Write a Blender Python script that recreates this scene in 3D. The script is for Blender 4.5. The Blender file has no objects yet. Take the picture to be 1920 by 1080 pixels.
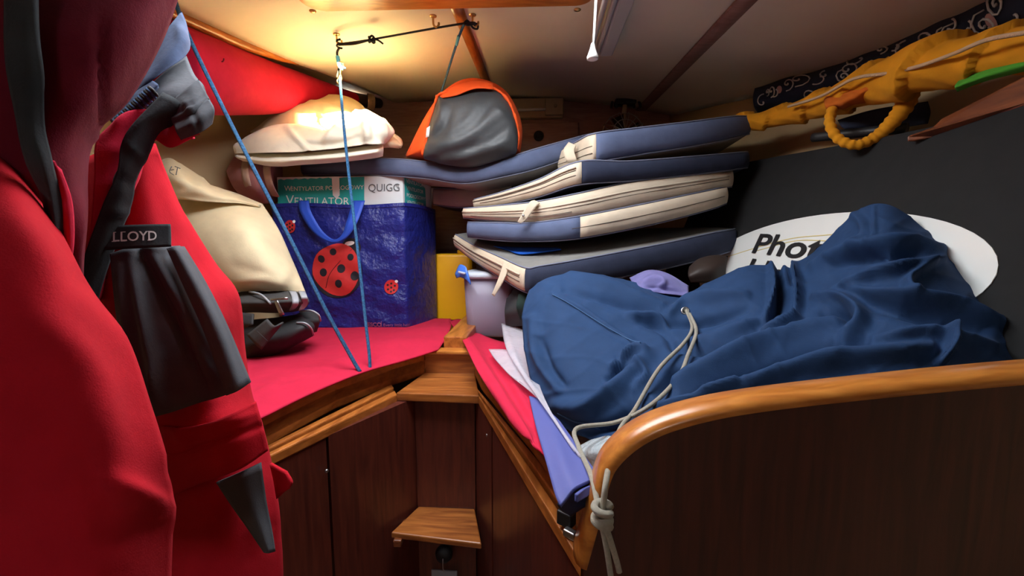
import bpy, bmesh, math, random
import numpy as np
from mathutils import Vector, Matrix

# ------------------------------------------------------------------ camera, world, light, exposure
SC = bpy.context.scene
COL = SC.collection
F = 780.0; YAW = math.radians(3.7); PIT = math.radians(6.2); CZ = 1.30
cam_d = bpy.data.cameras.new('camera'); cam = bpy.data.objects.new('camera', cam_d); COL.objects.link(cam)
cam_d.sensor_width = 36; cam_d.lens = 36 * F / 1920; cam_d.clip_start = 0.02
cam.location = (0, 0, CZ); cam.rotation_euler = (math.radians(90) - PIT, 0, YAW)
SC.camera = cam

W = bpy.data.worlds.new('sky'); SC.world = W; W.use_nodes = True
bg = W.node_tree.nodes['Background']; bg.inputs[0].default_value = (0.90, 0.95, 1.0, 1); bg.inputs[1].default_value = 13.0

def light(name, kind, loc, target, **kw):
    d = bpy.data.lights.new(name, kind); o = bpy.data.objects.new(name, d); COL.objects.link(o)
    o.location = loc
    o.rotation_euler = (Vector(target) - Vector(loc)).to_track_quat('-Z', 'Y').to_euler()
    for k, v in kw.items(): setattr(d, k, v)
    return o
SUNP = Vector((-.72, 1.53, 1.742)); SUND = Vector((.37, -.45, .142))
sun = light('sunbeam', 'SPOT', SUNP + SUND * 9, SUNP, energy=52000, color=(1.0, .74, .36), spot_size=math.radians(2.7), spot_blend=.35, shadow_soft_size=.03)
port = light('hatch_portal', 'AREA', (-.235, .81, 2.0), (-.235, .81, 1), energy=1, shape='RECTANGLE', size=.70, size_y=.58)
port.data.cycles.is_portal = True
SC.cycles.sample_clamp_indirect = 40.0
vs = SC.view_settings
vs.view_transform = 'Standard'; vs.look = 'None'; vs.gamma = 1; vs.use_curve_mapping = False; vs.exposure = 0.47

# ------------------------------------------------------------------ helpers
cyw, syw = math.cos(YAW), math.sin(YAW); cpt, spt = math.cos(PIT), math.sin(PIT)
FWD = np.array([-syw * cpt, cyw * cpt, -spt]); RGT = np.array([cyw, syw, 0.]); UP = np.cross(RGT, FWD)
C0 = np.array([0, 0, CZ])
def P(u, v, Y):
    d = FWD + RGT * (u - 960) / F + UP * (540 - v) / F
    return C0 + d * (Y / d[1])
def Pz(u, v, z):
    d = FWD + RGT * (u - 960) / F + UP * (540 - v) / F
    return C0 + d * ((z - CZ) / d[2])
def proj(G):
    q = np.asarray(G, float) - C0; z = q @ FWD
    return 960 + F * (q @ RGT) / z, 540 - F * (q @ UP) / z
A = lambda *p: np.array(p, float)

ORG = {}
def thing(name, label, cat, loc, group=None):
    o = bpy.data.objects.new(name, None); COL.objects.link(o); o.location = tuple(loc); o.empty_display_size = .02
    o['label'] = label; o['category'] = cat
    if group: o['group'] = group
    ORG[o] = A(*loc)
    return o
def obj(name, V, Fc, m, parent=None, org=None, smooth=True, label=None, cat=None, group=None, kind=None, fixn=True):
    V = np.asarray(V, float).reshape(-1, 3)
    if parent is not None: og = ORG[parent]
    elif org is not None: og = A(*org)
    else:
        lo, hi = V.min(0), V.max(0); og = A((lo[0] + hi[0]) / 2, (lo[1] + hi[1]) / 2, lo[2])
    me = bpy.data.meshes.new(name); me.from_pydata((V - og).tolist(), [], [list(map(int, f)) for f in Fc])
    me.validate()
    if fixn:
        bm = bmesh.new(); bm.from_mesh(me); bmesh.ops.recalc_face_normals(bm, faces=bm.faces); bm.to_mesh(me); bm.free()
    if smooth:
        me.polygons.foreach_set('use_smooth', [True] * len(me.polygons))
    me.materials.append(m)
    o = bpy.data.objects.new(name, me); COL.objects.link(o)
    if parent is not None: o.parent = parent
    else: o.location = tuple(og)
    ORG[o] = og
    if label: o['label'] = label
    if cat: o['category'] = cat
    if group: o['group'] = group
    if kind: o['kind'] = kind
    return o
def sharp(o, ang=35):
    o.data.set_sharp_from_angle(angle=math.radians(ang)); return o
def bevel(o, w=.003, seg=2):
    b = o.modifiers.new('bevel', 'BEVEL'); b.width = w; b.segments = seg; b.limit_method = 'ANGLE'; b.angle_limit = math.radians(40)
    return o

class MB:
    def __init__(s): s.V = []; s.F = []
    def add(s, V, Fc):
        n = len(s.V); s.V += [tuple(p) for p in np.asarray(V, float).reshape(-1, 3)]; s.F += [[n + i for i in f] for f in Fc]; return s
    def build(s, name, m, parent=None, **k): return obj(name, s.V, s.F, m, parent, **k)

def cr(pts, n):
    """Catmull-Rom through pts (k, d) -> n samples"""
    p = np.asarray(pts, float); k = len(p)
    if k == 1: return np.repeat(p, n, 0)
    q = np.vstack([2 * p[0] - p[1], p, 2 * p[-1] - p[-2]])
    t = np.linspace(0, k - 1, n); i = np.minimum(t.astype(int), k - 2); f = (t - i)[:, None]
    a, b, c, d = q[i], q[i + 1], q[i + 2], q[i + 3]
    return .5 * (2 * b + (c - a) * f + (2 * a - 5 * b + 4 * c - d) * f ** 2 + (3 * b - a - 3 * c + d) * f ** 3)
def surf(rows, n, m):
    """control rows of 3-D points -> (n, m, 3) smooth grid"""
    R = np.array([cr(r, m) for r in rows])
    return np.array([cr(R[:, j], n) for j in range(m)]).transpose(1, 0, 2)
def psurf(rows, n, m): return surf([[P(*p) for p in r] for r in rows], n, m)
def Yz(u, v, z): return float(Pz(u, v, z)[1])
def zrows(rows): return [[(u, v, Yz(u, v, z)) for u, v, z in r] for r in rows]
def normals(G):
    du = np.gradient(G, axis=1); dv = np.gradient(G, axis=0)
    N = np.cross(du, dv); N /= np.linalg.norm(N, axis=2, keepdims=True) + 1e-12
    s = np.sign(np.einsum('ijk,ijk->ij', N, C0 - G)); s[s == 0] = 1
    if s.mean() > 0.2: s[:] = 1
    elif s.mean() < -.2: s[:] = -1
    return N * s[..., None]
def rnd_waves(x, y, k, seed, n=7, amp=1.):
    r = random.Random(seed); d = np.zeros_like(x)
    for i in range(n):
        a = r.uniform(0, math.pi); kk = k * r.uniform(.6, 1.7)
        d += np.sin(kk * (x * math.cos(a) + y * math.sin(a)) + r.uniform(0, 6.3)) / n
    return d * amp
def ridges(G, lst):
    """lst of (polyline px, width px, height m): cloth folds raised along lines"""
    u, v = proj(G); d = np.zeros(G.shape[:2])
    for pl, w, h in lst:
        pl = cr(pl, max(8, 4 * len(pl))); best = np.full(u.shape, 1e9); tb = np.zeros_like(u)
        L = len(pl) - 1
        for i in range(L):
            ax, ay = pl[i]; bx, by = pl[i + 1]; ex, ey = bx - ax, by - ay; ll = ex * ex + ey * ey + 1e-9
            t = np.clip(((u - ax) * ex + (v - ay) * ey) / ll, 0, 1)
            dd = np.hypot(u - ax - t * ex, v - ay - t * ey)
            k = dd < best; best = np.where(k, dd, best); tb = np.where(k, (i + t) / L, tb)
        d += h * np.exp(-(best / w) ** 2) * (.35 + .65 * np.sin(np.pi * np.clip(tb * .9 + .05, 0, 1)))
    return d
def gfaces(n, m, off=0, flip=False):
    f = []
    for i in range(n - 1):
        for j in range(m - 1):
            a, b, c, d = off + i * m + j, off + i * m + j + 1, off + (i + 1) * m + j + 1, off + (i + 1) * m + j
            f.append([d, c, b, a] if flip else [a, b, c, d])
    return f
def sheetmesh(G, th=.003, N=None):
    """thin cloth: front grid, back grid th behind, rim"""
    n, m = G.shape[:2]
    N = normals(G) if N is None else N
    B = G - N * th
    V = np.vstack([G.reshape(-1, 3), B.reshape(-1, 3)]); k = n * m
    Fc = gfaces(n, m) + gfaces(n, m, k, True)
    ring = [j for j in range(m)] + [i * m + m - 1 for i in range(1, n)] + [(n - 1) * m + j for j in range(m - 2, -1, -1)] + [i * m for i in range(n - 2, 0, -1)]
    for a, b in zip(ring, ring[1:] + ring[:1]): Fc.append([b, a, a + k, b + k])
    return V, Fc
def volmesh(G, th, power=.45, dirv=None):
    """stuffed volume: front grid plus a back that bulges th behind it, joined along the rim"""
    n, m = G.shape[:2]
    if dirv is None:
        dirv = G.reshape(-1, 3).mean(0) - C0; dirv = dirv / np.linalg.norm(dirv)
    s = np.linspace(0, 1, n)[:, None]; t = np.linspace(0, 1, m)[None]
    pr = np.clip(16 * s * (1 - s) * t * (1 - t), 0, 1) ** power
    B = G + A(*dirv) * (pr * th)[..., None]
    V = list(G.reshape(-1, 3)); idx = np.arange(n * m).reshape(n, m).copy()
    bi = idx.copy()
    for i in range(1, n - 1):
        for j in range(1, m - 1):
            bi[i, j] = len(V); V.append(B[i, j])
    Fc = gfaces(n, m)
    for i in range(n - 1):
        for j in range(m - 1): Fc.append([bi[i + 1, j], bi[i + 1, j + 1], bi[i, j + 1], bi[i, j]])
    return np.array(V), Fc
def sheet(name, rows, m_, parent=None, n=24, m=24, th=.003, folds=(), wav=None, grid=False, **k):
    G = psurf(rows, n, m); d = ridges(G, folds) if folds else np.zeros(G.shape[:2])
    if wav:
        u, v = proj(G); d = d + rnd_waves(u, v, wav[0], wav[2], amp=wav[1])
    if folds or wav: G = G + normals(G) * d[..., None]
    V, Fc = sheetmesh(G, th); o = obj(name, V, Fc, m_, parent, **k)
    return (o, G) if grid else o
def vol(name, rows, th, m_, parent=None, n=24, m=24, folds=(), wav=None, power=.45, dirv=None, grid=False, **k):
    G = psurf(rows, n, m); d = ridges(G, folds) if folds else np.zeros(G.shape[:2])
    if wav:
        u, v = proj(G); d = d + rnd_waves(u, v, wav[0], wav[2], amp=wav[1])
    if folds or wav: G = G + normals(G) * d[..., None]
    V, Fc = volmesh(G, th, power, dirv); o = obj(name, V, Fc, m_, parent, **k)
    return (o, G) if grid else o
def tubemesh(pts, r, n=8, samples=None, cap=True):
    p = np.asarray(pts, float)
    if samples: p = cr(p, samples)
    k = len(p); T = np.gradient(p, axis=0); T /= np.linalg.norm(T, axis=1, keepdims=True) + 1e-12
    r = np.full(k, r) if np.isscalar(r) else np.interp(np.linspace(0, 1, k), np.linspace(0, 1, len(r)), r)
    x = np.cross(T[0], [0, 0, 1.]);
    if np.linalg.norm(x) < 1e-3: x = np.cross(T[0], [0, 1., 0])
    x /= np.linalg.norm(x); V = []
    for i in range(k):
        x = x - T[i] * (x @ T[i]); x /= np.linalg.norm(x); y = np.cross(T[i], x)
        for j in range(n):
            a = 2 * math.pi * j / n; V.append(p[i] + r[i] * (x * math.cos(a) + y * math.sin(a)))
    Fc = [[i * n + j, i * n + (j + 1) % n, (i + 1) * n + (j + 1) % n, (i + 1) * n + j] for i in range(k - 1) for j in range(n)]
    if cap: Fc += [list(range(n))[::-1], [(k - 1) * n + j for j in range(n)]]
    return V, Fc
def tube(name, pts, r, m, parent=None, n=8, samples=None, **k):
    V, Fc = tubemesh(pts, r, n, samples); return obj(name, V, Fc, m, parent, **k)
def boxmesh(c, s, ax=None):
    c = A(*c); ax = np.eye(3) if ax is None else np.array(ax)
    V = [c + sum(ax[i] * s[i] * .5 * q[i] for i in range(3)) for q in [(-1, -1, -1), (1, -1, -1), (1, 1, -1), (-1, 1, -1), (-1, -1, 1), (1, -1, 1), (1, 1, 1), (-1, 1, 1)]]
    return V, [[0, 3, 2, 1], [4, 5, 6, 7], [0, 1, 5, 4], [1, 2, 6, 5], [2, 3, 7, 6], [3, 0, 4, 7]]
def prismmesh(bot, top):
    """polygon bottom ring to top ring"""
    n = len(bot)
    return list(bot) + list(top), [list(range(n))[::-1], list(range(n, 2 * n))] + [[i, (i + 1) % n, n + (i + 1) % n, n + i] for i in range(n)]
def lathe(c, prof, n=20, ax=(0, 0, 1)):
    ax = A(*ax) / np.linalg.norm(ax); x = np.cross(ax, [0, 1., .1]); x /= np.linalg.norm(x); y = np.cross(ax, x); c = A(*c)
    V = [c + ax * h + r * (x * math.cos(2 * math.pi * j / n) + y * math.sin(2 * math.pi * j / n)) for r, h in prof for j in range(n)]
    k = len(prof)
    Fc = [[i * n + j, i * n + (j + 1) % n, (i + 1) * n + (j + 1) % n, (i + 1) * n + j] for i in range(k - 1) for j in range(n)]
    Fc += [list(range(n))[::-1], [(k - 1) * n + j for j in range(n)]]
    return V, Fc
def textmesh(s, size, bold=0., shear=0., spacing=1., extrude=0.0):
    c = bpy.data.curves.new('t', 'FONT'); c.body = s; c.size = size; c.offset = bold; c.shear = shear; c.space_character = spacing
    c.resolution_u = 4; c.extrude = extrude
    o = bpy.data.objects.new('t', c); COL.objects.link(o)
    dg = bpy.context.evaluated_depsgraph_get(); me = bpy.data.meshes.new_from_object(o.evaluated_get(dg))
    V = np.array([v.co[:] for v in me.vertices]); Fc = [list(p.vertices) for p in me.polygons]
    bpy.data.objects.remove(o); bpy.data.curves.remove(c); bpy.data.meshes.remove(me)
    return V, Fc
def text_on(name, s, size, fn, m, parent, **k):
    """lettering mapped by fn(x, y) -> 3-D point"""
    V, Fc = textmesh(s, size, **k)
    if len(V) == 0: return
    return obj(name, [fn(p[0], p[1]) for p in V], Fc, m, parent, smooth=False, fixn=False)

# ------------------------------------------------------------------ materials
def new_mat(name):
    m = bpy.data.materials.new(name); m.use_nodes = True
    return m, m.node_tree, m.node_tree.nodes['Principled BSDF']
def mat(name, col, rough=.6, col2=None, vscale=8, bump=None, metallic=0, sheen=0, trans=0, alpha=1, spec=.5, stretch=(1, 1, 1), wave=None, ior=1.45, sss=0):
    m, nt, b = new_mat(name); N = nt.nodes.new; L = nt.links.new
    b.inputs['Base Color'].default_value = (*col, 1); b.inputs['Roughness'].default_value = rough; b.inputs['Metallic'].default_value = metallic
    b.inputs['Sheen Weight'].default_value = sheen; b.inputs['Transmission Weight'].default_value = trans; b.inputs['Alpha'].default_value = alpha
    b.inputs['Specular IOR Level'].default_value = spec; b.inputs['IOR'].default_value = ior
    if sheen: b.inputs['Sheen Tint'].default_value = (*[min(1, c * 1.6 + .1) for c in col], 1)
    tc = N('ShaderNodeTexCoord'); mp = N('ShaderNodeMapping'); mp.inputs['Scale'].default_value = stretch; L(tc.outputs['Object'], mp.inputs[0])
    if col2 is not None:
        nz = N('ShaderNodeTexNoise'); nz.inputs['Scale'].default_value = vscale; nz.inputs['Detail'].default_value = 5; L(mp.outputs[0], nz.inputs[0])
        rp = N('ShaderNodeValToRGB'); rp.color_ramp.elements[0].position = .3; rp.color_ramp.elements[1].position = .7
        rp.color_ramp.elements[0].color = (*col, 1); rp.color_ramp.elements[1].color = (*col2, 1)
        L(nz.outputs[0], rp.inputs[0]); L(rp.outputs[0], b.inputs['Base Color'])
    last = None
    for bp in (bump if isinstance(bump, list) else [bump] if bump else []):
        sc_, st, ds = bp[:3]
        if len(bp) > 3 and bp[3] == 'wave':
            t = N('ShaderNodeTexWave'); t.inputs['Scale'].default_value = sc_; t.inputs['Distortion'].default_value = .5; t.bands_direction = 'DIAGONAL'
        elif len(bp) > 3 and bp[3] == 'vor':
            t = N('ShaderNodeTexVoronoi'); t.inputs['Scale'].default_value = sc_
        else:
            t = N('ShaderNodeTexNoise'); t.inputs['Scale'].default_value = sc_; t.inputs['Detail'].default_value = 4
        L(mp.outputs[0], t.inputs[0])
        bn = N('ShaderNodeBump'); bn.inputs['Strength'].default_value = st; bn.inputs['Distance'].default_value = ds
        L(t.outputs[0], bn.inputs['Height'])
        if last: L(last.outputs[0], bn.inputs['Normal'])
        last = bn
    if last: L(last.outputs[0], b.inputs['Normal'])
    return m
def cloth(name, col, k=.8, rough=.92, weave=500, sheen=.15, big=(18, .35, .006)):
    return mat(name, col, rough, tuple(c * k for c in col), 25, [(weave, .35, .0008), big], sheen=sheen, spec=.2)
def wood(name, c1, c2, stretch, rough=.32, scale=14):
    m, nt, b = new_mat(name); N = nt.nodes.new; L = nt.links.new
    tc = N('ShaderNodeTexCoord'); mp = N('ShaderNodeMapping'); mp.inputs['Scale'].default_value = stretch; L(tc.outputs['Object'], mp.inputs[0])
    nz = N('ShaderNodeTexNoise'); nz.inputs['Scale'].default_value = scale; nz.inputs['Detail'].default_value = 8; nz.inputs['Distortion'].default_value = .6; L(mp.outputs[0], nz.inputs[0])
    rp = N('ShaderNodeValToRGB'); rp.color_ramp.elements[0].position = .32; rp.color_ramp.elements[1].position = .68
    rp.color_ramp.elements[0].color = (*c1, 1); rp.color_ramp.elements[1].color = (*c2, 1)
    L(nz.outputs[0], rp.inputs[0]); L(rp.outputs[0], b.inputs['Base Color'])
    bn = N('ShaderNodeBump'); bn.inputs['Strength'].default_value = .12; bn.inputs['Distance'].default_value = .002; L(nz.outputs[0], bn.inputs['Height']); L(bn.outputs[0], b.inputs['Normal'])
    b.inputs['Roughness'].default_value = rough; b.inputs['Coat Weight'].default_value = .25; b.inputs['Coat Roughness'].default_value = .2
    return m
M = {}
WD, WL = (.10, .024, .009), (.24, .07, .02)
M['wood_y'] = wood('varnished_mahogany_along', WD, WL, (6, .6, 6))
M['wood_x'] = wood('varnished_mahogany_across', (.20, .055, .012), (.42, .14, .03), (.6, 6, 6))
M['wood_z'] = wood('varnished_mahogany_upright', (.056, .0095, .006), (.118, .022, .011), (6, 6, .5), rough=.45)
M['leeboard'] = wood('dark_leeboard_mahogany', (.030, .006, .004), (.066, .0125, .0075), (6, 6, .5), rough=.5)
M['wood_rim'] = wood('light_varnished_rim', (.36, .11, .016), (.58, .22, .04), (1, 5, 5), rough=.3)
M['wood_ledge'] = wood('worn_teak_ledge', (.26, .070, .012), (.50, .165, .032), (5, .7, 5), rough=.33)
M['bulkhead'] = wood('dim_mahogany_bulkhead', (.21, .10, .085), (.31, .165, .145), (.7, 5, 5), rough=.5)
M['ceiling'] = mat('beige_vinyl_lining', (.70, .635, .53), .55, (.65, .585, .485), 5, [(260, .25, .0006), (40, .12, .002)])
M['hull'] = mat('tan_hull_lining', (.56, .42, .23), .7, (.48, .35, .18), 6, (180, .3, .0008))
M['floor'] = wood('dark_sole', WD, WL, (6, .6, 6), rough=.6)
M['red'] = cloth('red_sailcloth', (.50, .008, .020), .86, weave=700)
M['red_light'] = cloth('crimson_cotton', (.55, .017, .055), .9, weave=800)
M['pink'] = cloth('lit_red_flap', (.60, .018, .055), .88)  # jacket red made pinker: hatch light on the storm flap is in the colour
M['red_shaded'] = cloth('shaded_red_shell', (.135, .006, .017), .85, weave=700)  # jacket red darkened: shade on the near jacket's body is in the colour
M['pocket'] = cloth('charcoal_cloth', (.085, .089, .102), .8, rough=.75, weave=900)
M['velcro'] = cloth('black_loop_tape', (.026, .029, .032), 1.6, weave=420, sheen=.25)
M['fleece_grey'] = cloth('grey_fleece', (.12, .125, .14), .55, weave=260, sheen=.4)
M['fleece_navy'] = cloth('blue_grey_fleece', (.055, .08, .15), .6, weave=260, sheen=.4)
M['fleece_dark'] = cloth('dark_grey_fleece', (.045, .048, .055), 2.2, weave=200, sheen=.4)
M['white_ink'] = mat('white_print', (.8, .8, .78), .7)
M['black_ink'] = mat('black_print', (.012, .011, .012), .6)
M['grey_ink'] = mat('grey_print', (.10, .11, .12), .7)
M['cream'] = cloth('cream_cotton', (.74, .62, .40), .9, weave=500)
M['cream_fleece'] = cloth('cream_fleece', (.80, .755, .60), .88, weave=240, sheen=.3)
M['navy'] = cloth('navy_cotton', (.017, .046, .120), .82, weave=900, rough=.8, sheen=.12, big=(30, .3, .004))
M['seam_blue'] = mat('seam_thread', (.05, .12, .25), .9)
M['cush_blue'] = cloth('blue_grey_canvas', (.10, .125, .215), .85, weave=420)
M['cush_dark'] = cloth('dark_blue_canvas', (.030, .036, .065), .8, weave=420)
M['cush_beige'] = cloth('ecru_canvas', (.60, .50, .38), .87, weave=420)
M['cush_grey'] = cloth('grey_canvas', (.19, .185, .175), .85, weave=420)
M['cush_tan'] = cloth('faded_grey_canvas', (.38, .345, .32), .85, weave=420)
M['piping'] = cloth('pale_piping', (.17, .185, .26), .85)
M['zip'] = mat('ecru_zip', (.50, .42, .32), .6)
M['zip_dark'] = mat('dark_seam', (.11, .085, .065), .8)
M['orange'] = cloth('orange_nylon', (.86, .105, .018), .9, rough=.6)
M['ripstop'] = mat('grey_nylon', (.034, .038, .041), .5, (.046, .05, .054), 12, [(700, .2, .0004), (22, .35, .006)])
M['bagblue'] = mat('blue_woven_plastic', (.016, .022, .20), .36, (.010, .014, .145), 10, [(26, .9, .012), (80, .7, .005), (900, .15, .0003, 'wave')])
M['bagstrap'] = mat('bright_blue_webbing', (.02, .075, .50), .55, bump=(400, .3, .0006))
M['ladybird'] = mat('red_print', (.60, .035, .035), .42, (.5, .025, .025), 20, [(28, .4, .004)])
M['ladyblack'] = mat('black_spot_print', (.015, .013, .02), .5)
M['dimtext'] = mat('dull_red_print', (.30, .10, .20), .5)
M['carton_teal'] = mat('teal_cardboard', (.012, .34, .33), .55, (.02, .38, .37), 12, (30, .2, .002))
M['carton_white'] = mat('white_cardboard', (.66, .69, .70), .6, (.6, .63, .65), 12, (30, .2, .002))
M['tape'] = mat('white_tape', (.74, .76, .78), .4)
M['yellow'] = mat('yellow_plastic', (.80, .40, .005), .4, (.74, .36, .005), 6)
M['tub'] = mat('milky_plastic', (.56, .50, .66), .28, trans=.6, ior=1.25, bump=(14, .15, .003))
M['tub_lid'] = mat('milky_lid_plastic', (.70, .76, .86), .3, trans=.35, ior=1.3)
M['clip'] = mat('blue_clip_plastic', (.05, .16, .62), .35)
M['film'] = mat('clear_polythene', (.80, .78, .84), .25, (.72, .70, .78), 25, [(30, .6, .006)], trans=.5, ior=1.15, alpha=.72)
M['bubble'] = mat('crumpled_clear_film', (.78, .86, .90), .16, bump=[(45, .9, .008)], trans=.55, ior=1.2)
M['mat_blue'] = mat('periwinkle_vinyl', (.085, .10, .33), .62, (.075, .09, .30), 10, (200, .2, .0006))
M['mat_dark'] = mat('dark_navy_vinyl', (.012, .014, .035), .55)
M['blackbag'] = mat('black_case_cloth', (.008, .008, .0085), .9, (.011, .011, .011), 30, (600, .2, .0005))
M['labelwhite'] = mat('white_vinyl_label', (.78, .79, .76), .5, (.74, .76, .73), 9)
M['labelyellow'] = mat('pale_yellow_line', (.72, .60, .26), .6)
M['mustard'] = cloth('mustard_cotton', (.66, .27, .012), .82, weave=500)
M['rust'] = cloth('rust_orange_cotton', (.55, .13, .015), .8, weave=500)
M['lime'] = cloth('lime_cotton', (.07, .30, .03), .85)
M['cordtan'] = mat('pale_tan_cord', (.52, .34, .20), .8, bump=(300, .5, .001, 'wave'))
M['cordwhite'] = mat('white_braided_cord', (.70, .66, .54), .75, (.58, .53, .42), 300, (420, .9, .002, 'wave'))
M['rope_blue'] = mat('blue_flecked_rope', (.010, .060, .17), .7, (.045, .22, .46), 230, (420, .8, .002, 'wave'))
M['rope_dark'] = mat('dark_cord', (.02, .024, .03), .75, (.04, .05, .06), 300, (420, .8, .0015, 'wave'))
M['rope_cyan'] = mat('cyan_whipping', (.10, .45, .60), .6)
M['brass'] = mat('brass', (.60, .38, .15), .32, metallic=1)
M['steel'] = mat('dull_steel', (.42, .42, .42), .38, metallic=1)
M['mauve'] = cloth('mauve_cotton', (.42, .19, .19), .85)
M['mauve_pale'] = cloth('pale_rose_cotton', (.52, .36, .29), .9)
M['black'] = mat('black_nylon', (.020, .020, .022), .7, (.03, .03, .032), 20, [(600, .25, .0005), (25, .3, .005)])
M['darkgrey'] = mat('dark_grey_nylon', (.045, .043, .043), .7, (.06, .057, .056), 20, [(600, .25, .0005), (25, .3, .005)])
M['reflect'] = mat('pale_grey_tape', (.34, .35, .38), .5)
M['towel'] = cloth('lavender_towel', (.17, .16, .36), .7, weave=220, sheen=.4)
M['whiteplastic'] = mat('white_plastic', (.78, .78, .76), .35)
M['greyplastic'] = mat('grey_lamp_plastic', (.42, .42, .43), .45)
M['lampbrown'] = mat('aged_lamp_housing', (.42, .32, .22), .5, (.36, .27, .18), 15)
M['blackmetal'] = mat('black_metal', (.015, .015, .016), .45)
M['redbag'] = cloth('scarlet_canvas', (.40, .006, .032), .85, weave=600)
M['blueflat'] = cloth('bright_blue_cloth', (.015, .10, .50), .85)
M['taggrey'] = mat('grey_plastic_tag', (.24, .25, .27), .45)
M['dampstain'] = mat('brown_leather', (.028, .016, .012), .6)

# ------------------------------------------------------------------ setting
CX = -.225
def zc(x, Y):
    d = x - CX
    return 1.92 + .064 * (Y - 1.15) - (.13 if d > 0 else .035) * d * d
EL = lambda Y: float(np.interp(Y, [-.2, .6, 1.1, 1.42, 1.6, 1.8, 2.06], [-1.0, -.98, -.945, -.885, -.82, -.755, -.69]))
HR = lambda Y: float(np.interp(Y, [-.2, .5, 1.1, 1.6, 2.06], [1.02, .99, .94, .80, .63]))      # right hull at ceiling height
HL = lambda Y: float(np.interp(Y, [-.2, .5, 1.1, 1.5, 1.8, 2.06], [-1.46, -1.44, -1.38, -1.25, -1.06, -.84]))
def ceiling():
    Ys = list(np.linspace(-.14, .52, 6)) + list(np.linspace(.52, 1.06, 5))[1:] + list(np.linspace(1.06, 2.06, 12))[1:]
    V, Fc, rows = [], [], []
    for Y in Ys:
        xs = list(np.linspace(EL(Y), -.585, 9)) + list(np.linspace(-.585, .115, 8))[1:] + list(np.linspace(.115, HR(Y), 11))[1:]
        rows.append(xs); V += [(x, Y, zc(x, Y)) for x in xs]
    m = len(rows[0])
    for i in range(len(Ys) - 1):
        for j in range(m - 1):
            if 8 <= j < 15 and .52 - 1e-6 <= Ys[i] and Ys[i + 1] <= 1.06 + 1e-6: continue
            Fc.append([i * m + j, (i + 1) * m + j, (i + 1) * m + j + 1, i * m + j + 1])
    o = obj('ceiling', V, Fc, M['ceiling'], kind='structure', fixn=False)
    s = o.modifiers.new('thick', 'SOLIDIFY'); s.thickness = .045; s.offset = -1
    # side deck strip above the left panel edge
    V, Fc = [], []
    Y2 = np.linspace(-.14, 2.06, 14)
    for Y in Y2: V += [(EL(Y) + .03, Y, zc(EL(Y), Y) + .05), (HL(Y) - .02, Y, zc(EL(Y), Y) + .04)]
    Fc = [[2 * i, 2 * i + 1, 2 * i + 3, 2 * i + 2] for i in range(13)]
    q = obj('ceiling_side', V, Fc, M['hull'], kind='structure', fixn=False); q.modifiers.new('thick', 'SOLIDIFY').thickness = .03
ceiling()
def hullwall(name, fx, zs, seed):
    Ys = np.linspace(-.14, 2.06, 16); V = []
    for Y in Ys:
        for z, dx in zs: V.append((fx(Y) + dx * (1 if fx is HR else -1), Y, z if z > -5 else zc(fx(Y), Y)))
    o = obj(name, V, gfaces(16, len(zs)), M['hull'], kind='structure', fixn=False)
    s = o.modifiers.new('thick', 'SOLIDIFY'); s.thickness = .03; s.offset = 1 if fx is HL else -1
    return o
hullwall('wall_left', HL, [(2.0, 0), (1.8, -.01), (1.6, -.03), (1.3, -.09), (1.0, -.2), (.7, -.36), (.3, -.6), (0, -.75)], 1)
hullwall('wall_right', HR, [(-9, 0), (1.7, -.01), (1.55, -.03), (1.3, -.06), (1.0, -.13), (.7, -.26), (.3, -.5), (0, -.62)], 2)
# fore bulkhead with its mitred frame and recessed door
bk = thing('wall_front', 'x', 'x', (CX, 2.06, .9)); del bk['label']; del bk['category']; bk['kind'] = 'structure'
xs = np.linspace(-.90, .66, 20)
V, Fc = prismmesh([A(x, 2.05, zc(x, 2.05) + .06) for x in xs] + [A(.66, 2.05, .0), A(-.90, 2.05, .0)], [A(x, 2.09, zc(x, 2.09) + .06) for x in xs] + [A(.66, 2.09, .0), A(-.90, 2.09, .0)])
obj('panel', V, Fc, M['bulkhead'], bk, smooth=False)
zt = P(1000, 232, 2.05)[2]; x0, x1 = P(700, 232, 2.05)[0], P(1085, 232, 2.05)[0]
bevel(obj('door_panel', *boxmesh(((x0 + x1) / 2, 2.042, zt - .3), (x1 - x0, .018, .6)), M['bulkhead'], bk, smooth=False), .004)
hp = P(1010, 255, 2.03)
obj('finger_hole', *lathe(hp, [(.024, 0), (.024, .004), (.017, .005), (.016, .001)], 20, (0, -1, 0)), M['blackmetal'], bk)
# back bulkhead with the doorway the camera stands in, and the saloon behind it
V, Fc = [], []
wb = MB()
for a, b, z0, z1 in [(-1.5, -.42, 0, 2.0), (.48, 1.2, 0, 2.0), (-.42, .48, 1.78, 2.0)]:
    wb.add(*boxmesh(((a + b) / 2, -.12, (z0 + z1) / 2), (b - a, .04, z1 - z0)))
wb.build('wall_back', M['wood_z'], smooth=False, kind='structure')
sal = MB()
sal.add(*boxmesh((-1.52, -1.3, 1.0), (.04, 2.4, 2.0))).add(*boxmesh((1.22, -1.3, 1.0), (.04, 2.4, 2.0))).add(*boxmesh((-.15, -2.5, 1.0), (2.8, .04, 2.0)))
sal.build('wall_saloon', M['hull'], smooth=False, kind='structure')
sc_ = MB()  # unseen roof; its opening is added and sized to tune the fill light
for a, b, y0, y1 in [(-1.55, -.35, -2.5, -.1), (.15, 1.25, -2.5, -.1), (-.35, .15, -2.5, -1.9), (-.35, .15, -1.30, -.1)]:
    sc_.add(*boxmesh(((a + b) / 2, (y0 + y1) / 2, 2.02), (b - a, y1 - y0, .04)))
sc_.build('ceiling_saloon', M['ceiling'], smooth=False, kind='structure')
obj('floor', *boxmesh((-.15, -.2, -.03), (3.0, 4.7, .06)), M['floor'], smooth=False, kind='structure')

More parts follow.
